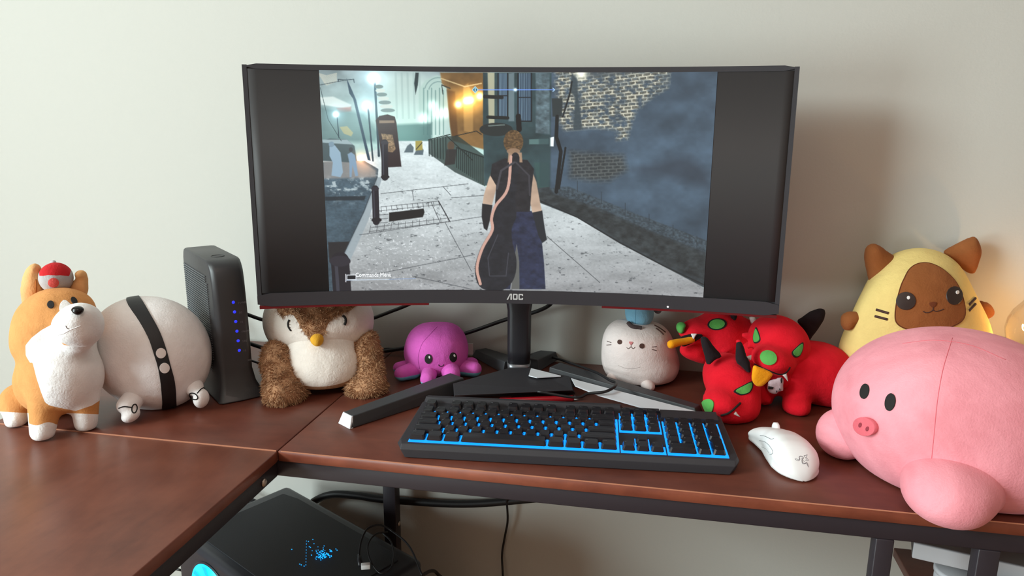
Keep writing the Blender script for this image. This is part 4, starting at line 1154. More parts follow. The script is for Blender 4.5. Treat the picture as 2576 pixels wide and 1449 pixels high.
# ------------------------------------------------------------------ leads and cables
def cable(label, pts, r, name='cable', mat=None):
    P = catmull(pts, 8); o = thing(name, label, 'cable', P[len(P) // 2])
    mo('wire', *tube(P, r, 8), mat or M['cable'], o); return o
rbk = f0 + dk * (RL - .004) + wk * RW
def bk(a, z): p = f0 + dk * a + wk * (RW + .002); return (p[0], p[1], DT + z)
cable('thick black cable from the modem, topmost of its leads, passing behind the owl', [bk(.165, .118), at(670, 807, 1.30), at(760, 812, 1.372), at(880, 812, 1.372), at(930, 803, 1.37), at(985, 783, 1.36), at(1030, 765, 1.35), at(1090, 735, 1.33)], .0034)
cable('black cable from the modem rising past the purple octopus to the monitor', [bk(.160, .062), at(672, 878, 1.30), at(760, 892, 1.37), at(900, 890, 1.395), at(960, 884, 1.40), at(1020, 875, 1.395), at(1100, 858, 1.39), at(1180, 836, 1.375), at(1275, 803, 1.345), at(1345, 785, 1.33), at(1385, 765, 1.32), at(1400, 735, 1.30)], .0036)
cable('thin black lead low on the modem, reaching behind the owl', [bk(.150, .034), at(664, 917, 1.27), at(720, 914, 1.36), at(850, 895, 1.395), at(960, 878, 1.405), at(1015, 880, 1.40)], .0019)
cable('yellow network cable showing behind the modem', [at(470, 845, 1.42), at(477, 800, 1.42), at(481, 770, 1.42), at(500, 765, 1.43), at(520, 800, 1.43)], .0045, mat=plain('yellow_cable', (226, 186, 30), .5))
cable('thin black lead hanging down the wall below the desk', [aty(1273, 1235, .44), aty(1275, 1265, .445), aty(1277, 1310, .452), aty(1270, 1350, .456), aty(1263, 1395, .456), aty(1265, 1449, .45), aty(1268, 1560, .44)], .0022)
cable('thick black hose behind the computer case', [(-.40, .43, .42), aty(740, 1300, .445), aty(790, 1261, .45), aty(835, 1244, .45), aty(900, 1247, .45), aty(967, 1256, .45), (.14, .45, .43), (.3, .452, .46)], .0078, name='hose')
cable('black lead on the floor side of the computer case', [pcp(PLN + .002, PWD - .03, .42), aty(1085, 1436, .32), aty(1110, 1452, .36), aty(1170, 1500, .43)], .0032)
cable('thin black lead beside the lit fan of the computer case', [aty(380, 1432, .3), aty(420, 1430, .27), aty(450, 1433, .26), aty(470, 1440, .27)], .0022)

# ------------------------------------------------------------------ pen
pa, pb = on(1240, 1009, DT + .005), on(1458, 1001, DT + .005)
dpn = (pb - pa) / np.linalg.norm(pb - pa)
pn = thing('pen', 'slim red ballpoint pen lying between keyboard and monitor stand', 'pen', pa * .5 + pb * .5)
mo('barrel', *tube([pa + dpn * .010, pa + dpn * .012, pb - dpn * .012, pb - dpn * .010], [.004, .0048, .0048, .0042], 14), plain('pen_red', (164, 24, 36), .3), pn)
mo('cap_end', *tube([pa, pa + dpn * .010], [.0026, .0030], 10), M['white_pl'], pn)
mo('tip', *tube([pb - dpn * .011, pb - dpn * .003, pb + dpn * .003], [.0040, .0026, .0008], 10), M['white_pl'], pn)
mo('clip', *box(pa + dpn * .02 + UP * .0054, (.018, .0022, .0012), math.atan2(dpn[1], dpn[0])), M['red_trim'], pn, smooth=False)

# ------------------------------------------------------------------ things on the small shelf
WP = plain('white_card', (206, 208, 214), .5); GP = plain('paper_grey', (150, 142, 138), .7)
bw = thing('round_tub', 'white round tub under the tilted binder on the small shelf', 'tub', (.893, .17, SH))
tubc = on(2368, 1446, SH + .003)
WL[bw] = np.array([tubc[0], .172, SH]); bw.location = WL[bw]
mo('body', *lathe((tubc[0] - .001, .172, SH + .0005), [(.026, 0), (.030, .012), (.031, .030), (.031, .042)], 32), WP, bw)
mo('lid', *lathe((tubc[0] - .001, .172, SH + .0428), [(.0325, 0), (.0325, .006), (.030, .0075)], 32), WP, bw)
bd = thing('binder', 'white binder with grey pages resting aslant on a round tub', 'binder', (.93, .2, SH + .05))
b0, b1 = aty(2294, 1404, .165), aty(2437, 1437, .147)
e1 = b1 - b0; e1 /= np.linalg.norm(e1); e2 = np.array([-e1[1], e1[0], 0]); e2 /= np.linalg.norm(e2); e3 = np.cross(e1, e2)
def obox(o, l, d, h, z0=0.0, x0=0.0, y0=0.0):
    V = [o + e1 * (x0 + a * l) + e2 * (y0 + b * d) + e3 * (z0 + c * h) for a in (0, 1) for b in (0, 1) for c in (0, 1)]
    return V, [(0, 1, 3, 2), (4, 6, 7, 5), (0, 4, 5, 1), (2, 3, 7, 6), (0, 2, 6, 4), (1, 5, 7, 3)]
bev(mo('spine', *obox(b0, .20, .006, .0235), WP, bd), .0015, 2)
mo('cover', *obox(b0, .20, .085, .0016, .0219, 0, .004), GP, bd, smooth=False)
mo('cover', *obox(b0, .20, .085, .0016, 0, 0, .004), GP, bd, smooth=False)
mo('pages', *obox(b0, .19, .075, .019, .0022, .005, .006), WP, bd, smooth=False)
b2 = thing('enamel_bowl', 'white bowl on the small shelf beside the outer desk post', 'bowl', (1.0, .15, SH))
pb_ = aty(2566, 1436, .13); WL[b2] = np.array([pb_[0], .13, SH]); b2.location = WL[b2]
mo('body', *lathe((pb_[0], .13, SH + .0005), [(.020, 0), (.030, .02), (.034, .05), (.035, .066), (.033, .066), (.028, .02), (.018, .006)], 32), WP, b2)

# ------------------------------------------------------------------ lamp with a clear globe
lc = aty(2597, 828, .375)
lm_ = thing('table_lamp', 'glowing clear glass globe lamp beside the yellow cat cushion', 'lamp', (lc[0], lc[1], DT))
mo('base', *lathe((lc[0], lc[1], DT + .0005), [(.038, 0), (.038, .012), (.030, .016), (.014, .020), (.012, .052), (.017, .056), (.017, .082)], 32), plain('lamp_wood', (120, 78, 46), .5), lm_)
gm = bpy.data.materials.new('clear_glass'); gm.use_nodes = True
N = gm.node_tree.nodes; L = gm.node_tree.links; N.remove(N['Principled BSDF'])
tr = N.new('ShaderNodeBsdfTransparent'); tr.inputs[0].default_value = (1, .965, .90, 1)
gl2 = N.new('ShaderNodeBsdfGlossy'); gl2.inputs['Roughness'].default_value = .03
lw_ = N.new('ShaderNodeLayerWeight'); lw_.inputs[0].default_value = .35
mxs = N.new('ShaderNodeMixShader'); L.new(lw_.outputs['Facing'], mxs.inputs[0]); L.new(tr.outputs[0], mxs.inputs[1]); L.new(gl2.outputs[0], mxs.inputs[2])
mth = N.new('ShaderNodeMath'); mth.operation = 'MULTIPLY'; mth.inputs[1].default_value = .45; L.new(lw_.outputs['Facing'], mth.inputs[0]); L.new(mth.outputs[0], mxs.inputs[0])
L.new(mxs.outputs[0], N['Material Output'].inputs[0])
mo('globe', *lathe((lc[0], lc[1], lc[2]), [(.0155, -.046), (.024, -.036), (.0325, -.020), (.036, -.002), (.034, .014), (.028, .028), (.019, .040), (.012, .050), (.004, .055)], 40), gm, lm_)
fil = plain('filament', (255, 200, 120), .4, emit=(255, 196, 120), estr=22)
mo('filament', *tube([(lc[0] + .010 * math.cos(a) - .004, lc[1] + .006 * math.sin(a), lc[2] + .002 + .010 * math.sin(3 * a) * .4) for a in np.linspace(0, 2 * math.pi, 25)], .0007, 6), fil, lm_)
mo('stem', *tube([(lc[0], lc[1], lc[2] - .044), (lc[0], lc[1], lc[2] - .012)], [.005, .0025], 10), M['silver_dk'], lm_)
pl_ = bpy.data.lights.new('lamp_light', 'POINT'); pl_.energy = 0.38; pl_.color = (1.0, .58, .24); pl_.shadow_soft_size = .005
po = bpy.data.objects.new('lamp_light', pl_); COL.objects.link(po); po.location = (lc[0], lc[1], lc[2] + .0)

# ------------------------------------------------------------------ soft toys
def ok(m): return len(m[0]) > 0 and len(m[1]) > 0
def sew(name, m, mat, parent):
    return mo(name, *m, mat, parent) if ok(m) else None
def toy_base(px, py): return on(px, py, DT)

# ---- corgi
def AC(p): p = np.asarray(p, float); return np.stack([20 + p[:, 0] / 5.573, 640 + p[:, 1] / 5.573], 1)
tan = plush('tan_plush', (216, 152, 92), .10); wht = plush('white_plush', (247, 246, 246), .05)
cg = thing('corgi_plush', 'tan and white corgi soft toy wearing a small red and grey cap', 'soft toy', toy_base(150, 1085))
head = [E(140, 818, 1.055, 94, 88, .052, 0, .01), E(196, 838, 1.020, 44, 48, .026, 0, .02), E(130, 870, 1.06, 82, 52, .045, 0, .03), E(160, 775, 1.05, 62, 42, .036, 0, .02)]
torso = [E(162, 942, 1.05, 90, 100, .048, 4, .016), E(112, 960, 1.072, 62, 80, .045, 8, .016), E(68, 1004, 1.105, 56, 46, .042, 0, .012)]
legs = [Cc((114, 1005, 1.035), (107, 1084, 1.028), 40, 29, .008), Cc((213, 1000, 1.055), (216, 1062, 1.060), 34, 27, .006), Cc((46, 1005, 1.085), (40, 1055, 1.072), 38, 26, .008), Cc((155, 1000, 1.12), (162, 1040, 1.125), 28, 20, .006)]
bodyM = blob(head + torso + legs, .0031, DT + .0008, 2)
bodyM = (bodyM[0], [list(map(int, f)) for f in bodyM[1]])
V, F = bodyM; P = proj(V); 
gl_ = np.where(P[:, 0] < 72, 1036 + (P[:, 0] - 10) * .05, np.where(P[:, 0] < 165, 1066 + 4 * np.sin((P[:, 0] - 75) / 10), 1040 + (P[:, 0] - 190) * .04)) - P[:, 1]
(legsW, upper) = clip(V, F, gl_)
bib = AC([(612, 985), (470, 1060), (330, 1170), (245, 1275), (250, 1420), (310, 1520)])
bib = np.vstack([bib, [(82, 912), (92, 952), (103, 986), (113, 1012), (124, 1020), (150, 1026), (190, 1034), (232, 1020), (262, 1000), (268, 900), (258, 850), (244, 838), (225, 858), (196, 872), (160, 868), (140, 846)]])
(bibM, restM) = split_px(upper, bib, smooth=False)
mo('body', *restM, tan, cg); sew('chest_bib', bibM, wht, cg)
# each white paw its own piece
def islands(M_):
    V, F = M_; par = list(range(len(V)))
    def fd(a):
        while par[a] != a: par[a] = par[par[a]]; a = par[a]
        return a
    for f in F:
        r = fd(f[0])
        for i in f[1:]: par[fd(i)] = r
    g = {}
    for f in F: g.setdefault(fd(f[0]), []).append(f)
    for fs in sorted(g.values(), key=len, reverse=True):
        u = sorted({i for f in fs for i in f}); mp = {a: b for b, a in enumerate(u)}
        yield V[u], [[mp[i] for i in f] for f in fs]
for i, m_ in enumerate(islands(legsW)):
    if i < 4 and len(m_[1]) > 20: mo('paw', *m_, wht, cg)
muz = blob([E(188, 820, 1.003, 50, 47, .030, -12, .01), E(222, 818, 1.012, 26, 46, .026, 0, .02), E(196, 792, .992, 30, 22, .016, 0, .016)], .0028, None, 2)
mo('muzzle', *muz, wht, cg)
cb = bvh((bodyM[0], bodyM[1]), muz)
nose = blob([E(195, 779, .974, 14.5, 9, .007, 0, .004), E(197, 784, .974, 8, 8, .006, 0, .004)], .0012)
mo('nose', *nose, M['bead'], cg)
sew('blaze', patch(bodyM, AC([(720, 760), (735, 690), (775, 645), (815, 645), (870, 690), (915, 725), (850, 790), (740, 800)]), .0006), wht, cg)
sew('eye', patch(bodyM, ellpoly(128, 767, 8.6, 9.3, 12), .0016, n=3), M['thread_blk'], cg)
sew('eye', patch(bodyM, ellpoly(186, 757, 6.4, 10, -40), .0016, n=3), M['thread_blk'], cg)
sew('mouth_stitch', stroke(cb, AC([(810, 1000), (830, 1035), (855, 1045)]), .0009), M['thread_brn'], cg)
sew('mouth_seam', stroke(cb, AC([(700, 1130), (780, 1110), (870, 1060), (960, 1025), (1020, 1000)]), .0010), wht, cg)
ear1 = pad([(60, 782), (52, 740), (56, 702), (68, 674), (86, 663), (102, 672), (112, 702), (113, 738), (104, 758), (88, 768), (72, 788)], 1.062, .014, .014, yaw=20)
earM = plush('tan_ear', (230, 174, 118), .10)
mo('ear', *ear1, earM, cg)
mo('ear_fold', *tube(catmull([at(88, 690, 1.052), at(91, 712, 1.050), at(90, 735, 1.050), at(86, 752, 1.052)], 6), [.0012] * 18 + [.0008], 8), plush('ear_fold', (160, 92, 44), .05), cg)
ear2 = blob([E(188, 733, 1.080, 30, 24, .009, 20, .008), Cc((201, 722, 1.08), (206, 694, 1.075), 15, 11, .008), E(201, 690, 1.072, 10, 9, .009, 0, .006), Cc((206, 748, 1.078), (214, 704, 1.078), 8, 6, .006)], .0022, None, 1)
mo('ear', *ear2, earM, cg)
hatM = blob([E(141, 699, 1.062, 38, 39, .023, 0, .004)], .0022, None, 1)
hatM = (hatM[0], [list(map(int, f)) for f in hatM[1]])
hp = np.vstack([AC([(440, 300), (500, 302), (560, 290), (620, 292), (680, 296), (740, 292), (800, 300), (860, 305)]), [(184, 660), (142, 640), (96, 660)]])
_hg = polysd(hp, proj(hatM[0])); red_, grey_ = clip(hatM[0], hatM[1], _hg)
ht_ = mo('cap', *grey_, plush('cap_grey', (176, 172, 174), .06), cg)
mo('cap_crown', *red_, plush('cap_red', (196, 38, 44), .08), ht_)
sew('cap_badge', patch(hatM, ellpoly(134.5, 711, 13.6, 11.8), .0008, n=3), plush('badge_red_cloth', (206, 84, 80), .08), ht_)
mo('cap_tip', *blob([E(134, 660, 1.068, 7, 6, .004, 0, .003)], .0012), plush('cap_tip_grey', (196, 200, 204), .05), ht_)

# ---- round white toy with a belt
rw = plush('cream_plush', (249, 246, 247), .04)
wb = thing('white_round_plush', 'round white soft toy with a black belt and two small tied feet', 'soft toy', toy_base(400, 1040))
ballM = blob([E(382, 886, 1.150, 128, 140, .078, -6, .012), E(330, 868, 1.145, 92, 104, .060, 0, .03), E(415, 905, 1.150, 98, 112, .066, 0, .03)], .0032, DT + .0008, 2)
ballM = (ballM[0], [list(map(int, f)) for f in ballM[1]])
mo('body', *ballM, rw, wb)
belt = [(318, 757), (350, 808), (373, 850), (386.5, 889), (398, 928), (404, 966), (408, 1009), (410, 1034), (440, 1030), (442.6, 1001), (439, 959), (429, 920), (417.5, 877), (402, 835), (381, 796), (351.8, 748), (335, 738)]
sew('belt', patch(ballM, belt, .0014, n=4), plain('belt_black', (24, 24, 28), .5, bump=.1, bscale=900), wb)
bbv = bvh(ballM)
for q in ((404.7, 888.5), (413.6, 925)): sew('belt_button', patch(ballM, ellpoly(q[0], q[1], 12.4, 12.6), .0028, n=2, thick=.0003), plain('button_white', (236, 228, 226), .5), wb)
for (fp, knot) in (([E(323, 1018, 1.085, 27, 22, .018, 0, .006), E(329, 1044, 1.078, 22, 17, .015, 25, .004), E(345, 990, 1.11, 24, 26, .018, 0, .02)], ([(299, 1027), (312, 1023), (330, 1025)], ellpoly(338, 1028, 6.5, 11, 8, 12))),
                   ([E(490, 975, 1.135, 20, 20, .016, -30, .006), E(506, 1002, 1.128, 18, 24, .016, 0, .004), E(474, 972, 1.15, 22, 22, .016, 0, .015)], ([(513, 975), (505, 980), (496, 990)], ellpoly(487, 997, 11.5, 7, 30, 12)))):
    fm = blob(fp, .0022, DT + .0008, 1); mo('foot', *fm, rw, wb)
    kb_ = bvh(fm, ballM); s_ = join(stroke(kb_, knot[0], .0018, n=5, lift=.0003), stroke(kb_, knot[1], .0018, n=3, closed=True, lift=.0003))
    sew('tie', s_, M['thread_blk'], wb)

# ---- owl
def AO(p): p = np.asarray(p, float); return np.stack([600 + p[:, 0] / 3.45, 740 + p[:, 1] / 3.45], 1)
brn = plush('brown_fur', (180, 138, 104), .16, bump=.7, bscale=260); cream = plush('cream_fur', (238, 230, 222), .06, bump=.5, bscale=300)
ow = thing('owl_plush', 'fluffy brown and cream owl soft toy with closed eyes under the monitor', 'soft toy', toy_base(810, 1000))
owhead = blob([E(802, 800, 1.285, 126, 100, .074, 0, .01), E(742, 812, 1.250, 76, 84, .05, 14, .02), E(862, 808, 1.262, 76, 80, .05, -14, .02), E(802, 838, 1.235, 70, 52, .04, 0, .02)], .0034, None, 2)
owbody = blob([E(815, 905, 1.245, 102, 72, .064, 0, .02), E(815, 930, 1.235, 96, 48, .062, 0, .02), E(806, 860, 1.25, 84, 50, .055, 0, .02)], .0034, DT + .012, 2)
owhead = (owhead[0], [list(map(int, f)) for f in owhead[1]]); owbody = (owbody[0], [list(map(int, f)) for f in owbody[1]])
vee = np.vstack([AO([(330, 130), (345, 160), (390, 195), (450, 172), (480, 185), (520, 250), (560, 320), (600, 365), (660, 385), (720, 385), (745, 350), (770, 270), (815, 210), (880, 170), (960, 150), (1010, 110)]), [(915, 690), (800, 660), (690, 690)]])
hb_, hw_ = split_px(owhead, vee, smooth=False)
mo('face', *hw_, cream, ow); 
fh = mo('forehead', *hb_, brn, ow)
bellyp = AO([(380, 330), (440, 470), (420, 540), (400, 600), (410, 660), (450, 720), (500, 765), (560, 790), (650, 803), (760, 800), (880, 778), (960, 745), (1030, 680), (1065, 610), (1040, 550), (1010, 490), (1000, 400), (1010, 330), (700, 280)])
be_, bk_ = split_px(owbody, bellyp, n=4)
mo('belly', *be_, cream, ow); mo('back', *bk_, brn, ow)
armL = blob([E(702, 895, 1.225, 32, 44, .034, 14, .02), Cc((698, 915, 1.205), (710, 975, 1.178), 36, 40, .02), E(712, 990, 1.172, 45, 30, .032, 0, .014), E(745, 985, 1.19, 26, 28, .024, 0, .014)], .0032, DT + .0008, 2)
armR = blob([E(920, 880, 1.255, 30, 50, .032, -16, .02), Cc((926, 905, 1.235), (934, 955, 1.212), 32, 34, .02), E(922, 972, 1.206, 42, 22, .030, -8, .014), E(900, 978, 1.206, 28, 20, .022, 0, .014), E(948, 975, 1.215, 18, 20, .018, 0, .012)], .0032, DT + .0008, 2)
wl_ = mo('wing', *armL, brn, ow); wr_ = mo('wing', *armR, brn, ow)
def fur(Ms, n, ln, wd, drop=.6, ok_=None):
    """thousands of short pile blades standing on a surface (cannot be counted)"""
    V, F = Ms; V = np.asarray(V); N = normals(V, F)
    cen = np.array([V[list(f)].mean(0) for f in F]); nn = np.array([N[list(f)].mean(0) for f in F])
    ar = np.array([np.linalg.norm(np.cross(V[f[1]] - V[f[0]], V[f[2]] - V[f[0]])) for f in F])
    c = rng.choice(len(F), n, p=ar / ar.sum()); P0 = []; FF = []
    clump = np.sin(cen * 210.0 + np.sin(cen[:, ::-1] * 130) * 2)
    for i, k in enumerate(c):
        f = F[k]; w = rng.random(len(f)); w /= w.sum(); p = (V[list(f)] * w[:, None]).sum(0)
        d = nn[k] * .55 + np.array([0, 0, -drop]) + .42 * clump[k] + .25 * rng.normal(size=3); d -= nn[k] * min(0, d @ nn[k] - .18); d /= np.linalg.norm(d)
        s = np.cross(d, rng.normal(size=3)); s /= np.linalg.norm(s) + 1e-9
        l_ = ln * rng.uniform(.6, 1.25)
        j = len(P0); P0 += [p - s * wd - nn[k] * .001, p + s * wd - nn[k] * .001, p + d * l_ * .6 + s * wd * .6, p + d * l_]; FF += [(j, j + 1, j + 2), (j, j + 2, j + 3)]
    return np.array(P0), FF
for nm, mm_, mat_, par_, cnt_, ln_ in (('fur', hb_, brn, fh, 7000, .0085), ('fur', armL, brn, wl_, 9000, .0075), ('fur', armR, brn, wr_, 8000, .0075)):
    fo = mo(nm, *fur(mm_, cnt_, ln_, .0007), mat_, par_, smooth=False); fo['kind'] = 'stuff'
mo('beak', *blob([E(797, 853, 1.188, 16, 13, .014, 0, .004), E(800, 861, 1.186, 10, 9, .011, 0, .006)], .0016), plush('beak_yellow', (226, 168, 52), .05), ow)
ob_ = bvh(owhead)
sew('eyelid', stroke(ob_, AO([(440, 222), (430, 250), (432, 280), (445, 305), (458, 318)]), .0030), M['thread_blk'], ow)
sew('eyelid', stroke(ob_, AO([(905, 185), (925, 205), (931, 230), (926, 255), (918, 268)]), .0042), M['thread_blk'], ow)
sew('lashes', join(*[stroke(ob_, AO(p), .0006, lift=.0006) for p in ([(436, 240), (452, 232)], [(434, 262), (450, 262)], [(440, 290), (452, 288)])]), M['thread_blk'], ow)
sew('lashes', join(*[stroke(ob_, AO(p), .0006, lift=.0006) for p in ([(922, 205), (905, 200)], [(930, 228), (912, 230)], [(926, 250), (910, 256)])]), M['thread_blk'], ow)

# ---- octopus
mag = plush('magenta_plush', (216, 98, 192), .10); aqua = plush('aqua_plush', (120, 196, 220), .05)
oc = thing('octopus_plush', 'purple octopus soft toy with smiling face and pale blue underside', 'soft toy', toy_base(1098, 960))
dome = blob([E(1097, 888, 1.300, 80, 66, .052, 0, .01), E(1100, 862, 1.302, 66, 44, .046, 0, .02), E(1128, 846, 1.30, 28, 26, .02, 0, .02), E(1075, 848, 1.30, 34, 26, .02, 0, .02)], .0026, DT + .006, 2)
dome = (dome[0], [list(map(int, f)) for f in dome[1]])
mo('head', *dome, mag, oc)
od = bvh(dome)
ten = [((1080, 938, 1.262), (1076, 962, 1.236), 20, 17, 24), ((1132, 935, 1.268), (1136, 948, 1.252), 24, 20, 26), ((1038, 935, 1.275), (1010, 956, 1.262), 22, 16, 22), ((1020, 915, 1.30), (1004, 922, 1.295), 16, 14, 20), ((1165, 920, 1.29), (1193, 930, 1.285), 20, 17, 20), ((1172, 905, 1.315), (1188, 908, 1.32), 16, 14, 18), ((1090, 925, 1.35), (1085, 925, 1.36), 20, 16, 18), ((1130, 920, 1.345), (1140, 918, 1.355), 20, 16, 18)]
for (a, b, ra, rb2, rr) in ten:
    zz = .5 * (ra + rb2) / (FPX / b[2])
    A_ = at(*a); B_ = at(*b); A_[2] = DT + zz + .002; B_[2] = DT + zz + .0015
    pr = [('c', A_, B_, ra / (FPX / a[2]), rb2 / (FPX / b[2]) * 1.12, .008, False)]
    tm = blob(pr, .0022, DT + .0015, 1); tm = (tm[0], [list(map(int, f)) for f in tm[1]])
    g = tm[0][:, 2] - (DT + .0115)
    lo_, up_ = clip(tm[0], tm[1], g)
    tt = mo('tentacle', *up_, mag, oc)
    sew('underside', lo_, aqua, tt)
def AT(p): p = np.asarray(p, float); return np.stack([600 + p[:, 0] / 3.45, 740 + p[:, 1] / 3.45], 1)
for (cx, cy) in ((1078, 902.5), (1139.5, 898.5)):
    e = sew('eye', patch(dome, ellpoly(cx, cy, 9.3, 12.0, 0), .0012, n=3), M['thread_blk'], oc)
    if e: sew('eye_glint', patch(dome, ellpoly(cx + 2.8, cy - 4.2, 1.9, 3.3, -15), .0020, n=3), M['wht_felt'], e)
sew('mouth', stroke(od, AT([(1736, 612), (1744, 622), (1758, 626), (1772, 622), (1782, 610)]), .0016), M['thread_blk'], oc)
sew('head_seam', stroke(od, [(1100, 822), (1085, 838), (1062, 865), (1052, 900), (1056, 928)], .0007), plush('magenta_seam', (140, 40, 118), .05), oc)
mo('care_tag', *box(at(1183, 878, 1.335), (.010, .002, .020), .2), plain('tag_white', (206, 200, 190), .7), oc, smooth=False)

# ---- grey cat with a blue cap
def AG(p): p = np.asarray(p, float); return np.stack([1480 + p[:, 0] / 6.036, 760 + p[:, 1] / 6.036], 1)
gry = plush('pale_grey_plush', (226, 213, 210), .06)
gc_ = thing('grey_cat_plush', 'round pale grey cat soft toy with a blue cap, under the monitor', 'soft toy', toy_base(1600, 975))
catM = blob([E(1604, 894, 1.285, 90, 80, .058, 0, .012), E(1618, 918, 1.285, 88, 62, .058, 0, .02), E(1566, 850, 1.272, 44, 46, .036, 18, .022), E(1640, 858, 1.276, 44, 44, .036, -14, .022), E(1598, 870, 1.262, 64, 50, .04, 0, .02)], .0027, DT + .004, 2)
catM = (catM[0], [list(map(int, f)) for f in catM[1]])
mo('body', *catM, gry, gc_)
cbv = bvh(catM)
for q, r in (((1542, 951, 1.262), -18), ((1632, 970, 1.232), -32)):
    pm = blob([E(*q, 17, 13.5, .011, r, .004), E(q[0] + (10 if q[0] < 1600 else -9), q[1] - 8, q[2] + .012, 14, 13, .011, 0, .01)], .002, DT + .0008, 1); mo('foot', *pm, gry, gc_)
for p in (ellpoly(1559, 860.5, 5.6, 5.9), ellpoly(1614.5, 870.5, 6.3, 6.3)): sew('eye', patch(catM, p, .0011, n=3), M['thread_brn'], gc_)
sew('nose', patch(catM, [(1582, 860), (1592, 861), (1587, 868)], .0012, n=3), plush('pink_felt', (196, 122, 124), .04), gc_)
sew('mouth', join(stroke(cbv, [(1587, 867), (1587, 872), (1581, 877), (1576, 874)], .0011), stroke(cbv, [(1587, 872), (1593, 877), (1598, 873)], .0011)), M['thread_brn'], gc_)
for p in ([(1538, 862), (1527, 858)], [(1538, 867), (1526, 868)], [(1640, 873), (1652, 872)], [(1640, 879), (1652, 882)]): sew('whisker', stroke(cbv, p, .0012), M['thread_brn'], gc_)
sew('belly_seam', stroke(cbv, AG([(450, 960), (560, 1000), (680, 1010), (790, 985)]), .0008), plush('grey_seam', (178, 166, 164), .03), gc_)
for p in ([(1646, 818), (1660, 826), (1674, 836)], [(1650, 826), (1661, 834), (1669, 842)]): sew('back_stripe', stroke(cbv, p, .0028), M['thread_brn'], gc_)
hm = blob([E(1609, 792, 1.262, 35, 32, .022, 0, .006), E(1608, 770, 1.262, 33, 34, .022, 0, .01), E(1609, 740, 1.262, 28, 30, .02, 0, .01)], .0025, None, 1)
hb2 = mo('cap', *hm, plush('sky_blue_plush', (128, 182, 208), .05), gc_)
sew('cap_seam', stroke(bvh(hm), [(1600, 772), (1599, 795), (1598, 818)], .0008), plush('blue_seam', (92, 140, 168), .03), hb2)
mo('cap_fin', *blob([E(1655, 778, 1.28, 10, 12, .008, 0, .004), E(1640, 772, 1.28, 12, 9, .008, 0, .006)], .0018), plush('cap_fin_grey', (128, 124, 130), .05), hb2)
mo('cap_lappet', *tube(catmull([hit(cbv, *p)[0] for p in AG([(610, 320), (650, 365), (700, 385), (760, 390), (805, 398)]) if hit(cbv, *p)[0] is not None], 5), .0042, 8), plush('dark_brown_felt', (74, 62, 62), .05), hb2)

# ---- red dog with three heads
def AD(p): p = np.asarray(p, float); return np.stack([1660 + p[:, 0] / 4.673, 760 + p[:, 1] / 4.673], 1)
red = plush('red_plush', (222, 24, 42), .08, sheen=.15); grn = plush('green_felt', (92, 170, 84), .06); blk = plush('black_felt', (34, 27, 30), .05)
org = plush('orange_felt', (240, 160, 24), .06)
dg = thing('three_headed_dog_plush', 'red soft toy dog with three heads, green noses and black ears', 'soft toy', toy_base(1960, 1045))
dbody = blob([E(2050, 935, 1.195, 88, 76, .060, -14, .02), E(2085, 960, 1.195, 58, 66, .050, 0, .03), E(1985, 930, 1.185, 56, 62, .05, 0, .03), E(1925, 905, 1.215, 70, 55, .045, 0, .03),
              Cc((2010, 955, 1.170), (2006, 1015, 1.150), 30, 26, .02), E(2003, 1024, 1.140, 33, 24, .024, 0, .012), Cc((2095, 980, 1.205), (2100, 1000, 1.205), 34, 28, .02), Cc((1925, 960, 1.19), (1920, 1018, 1.175), 24, 20, .02)], .0032, DT + .0008, 2)
mo('body', *dbody, red, dg)
def tooth(name, pts, dep, par, T=.0022): mo(name, *pad(AD(pts), dep, T, .002, step=.0011, smooth=False, round_=0), M['wht_felt'], par)
def L_(m): return (m[0], [list(map(int, f)) for f in m[1]])
# head in the middle, facing the room
h1 = thing('x', 'x', 'x', (0, 0, 0)); bpy.data.objects.remove(h1); 
hd1 = L_(blob([E(1955, 850, 1.185, 69, 56, .052, -8, .01), E(1972, 880, 1.18, 58, 46, .045, 0, .02), E(1940, 903, 1.135, 49, 33, .034, -12, .014), E(1962, 915, 1.145, 32, 26, .026, 0, .014),
               E(1958, 948, 1.165, 36, 26, .028, 0, .016), Cc((1898, 848, 1.178), (1872, 843, 1.178), 13, 7, .006), Cc((1893, 862, 1.178), (1884, 872, 1.176), 11, 6, .006)], .0026, None, 2))
H1 = mo('head', *hd1, red, dg); b1v = bvh(hd1)
sew('nose', patch(hd1, ellpoly(1933.5, 900.5, 20.5, 16.5, 20), .0022, n=3), grn, H1)
def eye(M_, bv, pts, par):
    p = catmull(AD(pts), 5, True)
    c_ = p.mean(0); q = c_ + (p - c_) * 1.24
    e = sew('eye_rim', patch(M_, q, .0009, smooth=False), M['thread_blk'], par)
    sew('eye', patch(M_, p, .0018, smooth=False), grn, par)
eye(hd1, b1v, [(1135, 318), (1115, 360), (1102, 410), (1112, 462), (1145, 468), (1174, 440), (1165, 385)], H1)
eye(hd1, b1v, [(1668, 492), (1610, 535), (1562, 590), (1592, 636), (1640, 618), (1668, 555)], H1)
sew('mouth_line', stroke(b1v, AD([(1070, 690), (1110, 722), (1180, 760), (1290, 806), (1380, 842), (1440, 845), (1490, 820), (1530, 765)]), .0030), M['thread_blk'], H1)
mo('tongue', *pad(AD([(1105, 745), (1180, 765), (1320, 830), (1310, 880), (1250, 950), (1190, 990), (1130, 985), (1085, 930), (1075, 850)]), 1.080, .0050, .006, lean=-6), org, H1)
mo('tongue_crease', *tube(catmull([at(*p, 1.0755) for p in AD([(1205, 790), (1195, 830), (1180, 870)])], 5), .0009, 6), plush('orange_crease', (190, 112, 12), .05), H1)
tooth('tooth', [(968, 654), (1076, 622), (1072, 684)], 1.118, H1); tooth('tooth', [(1435, 852), (1488, 828), (1510, 938)], 1.118, H1)
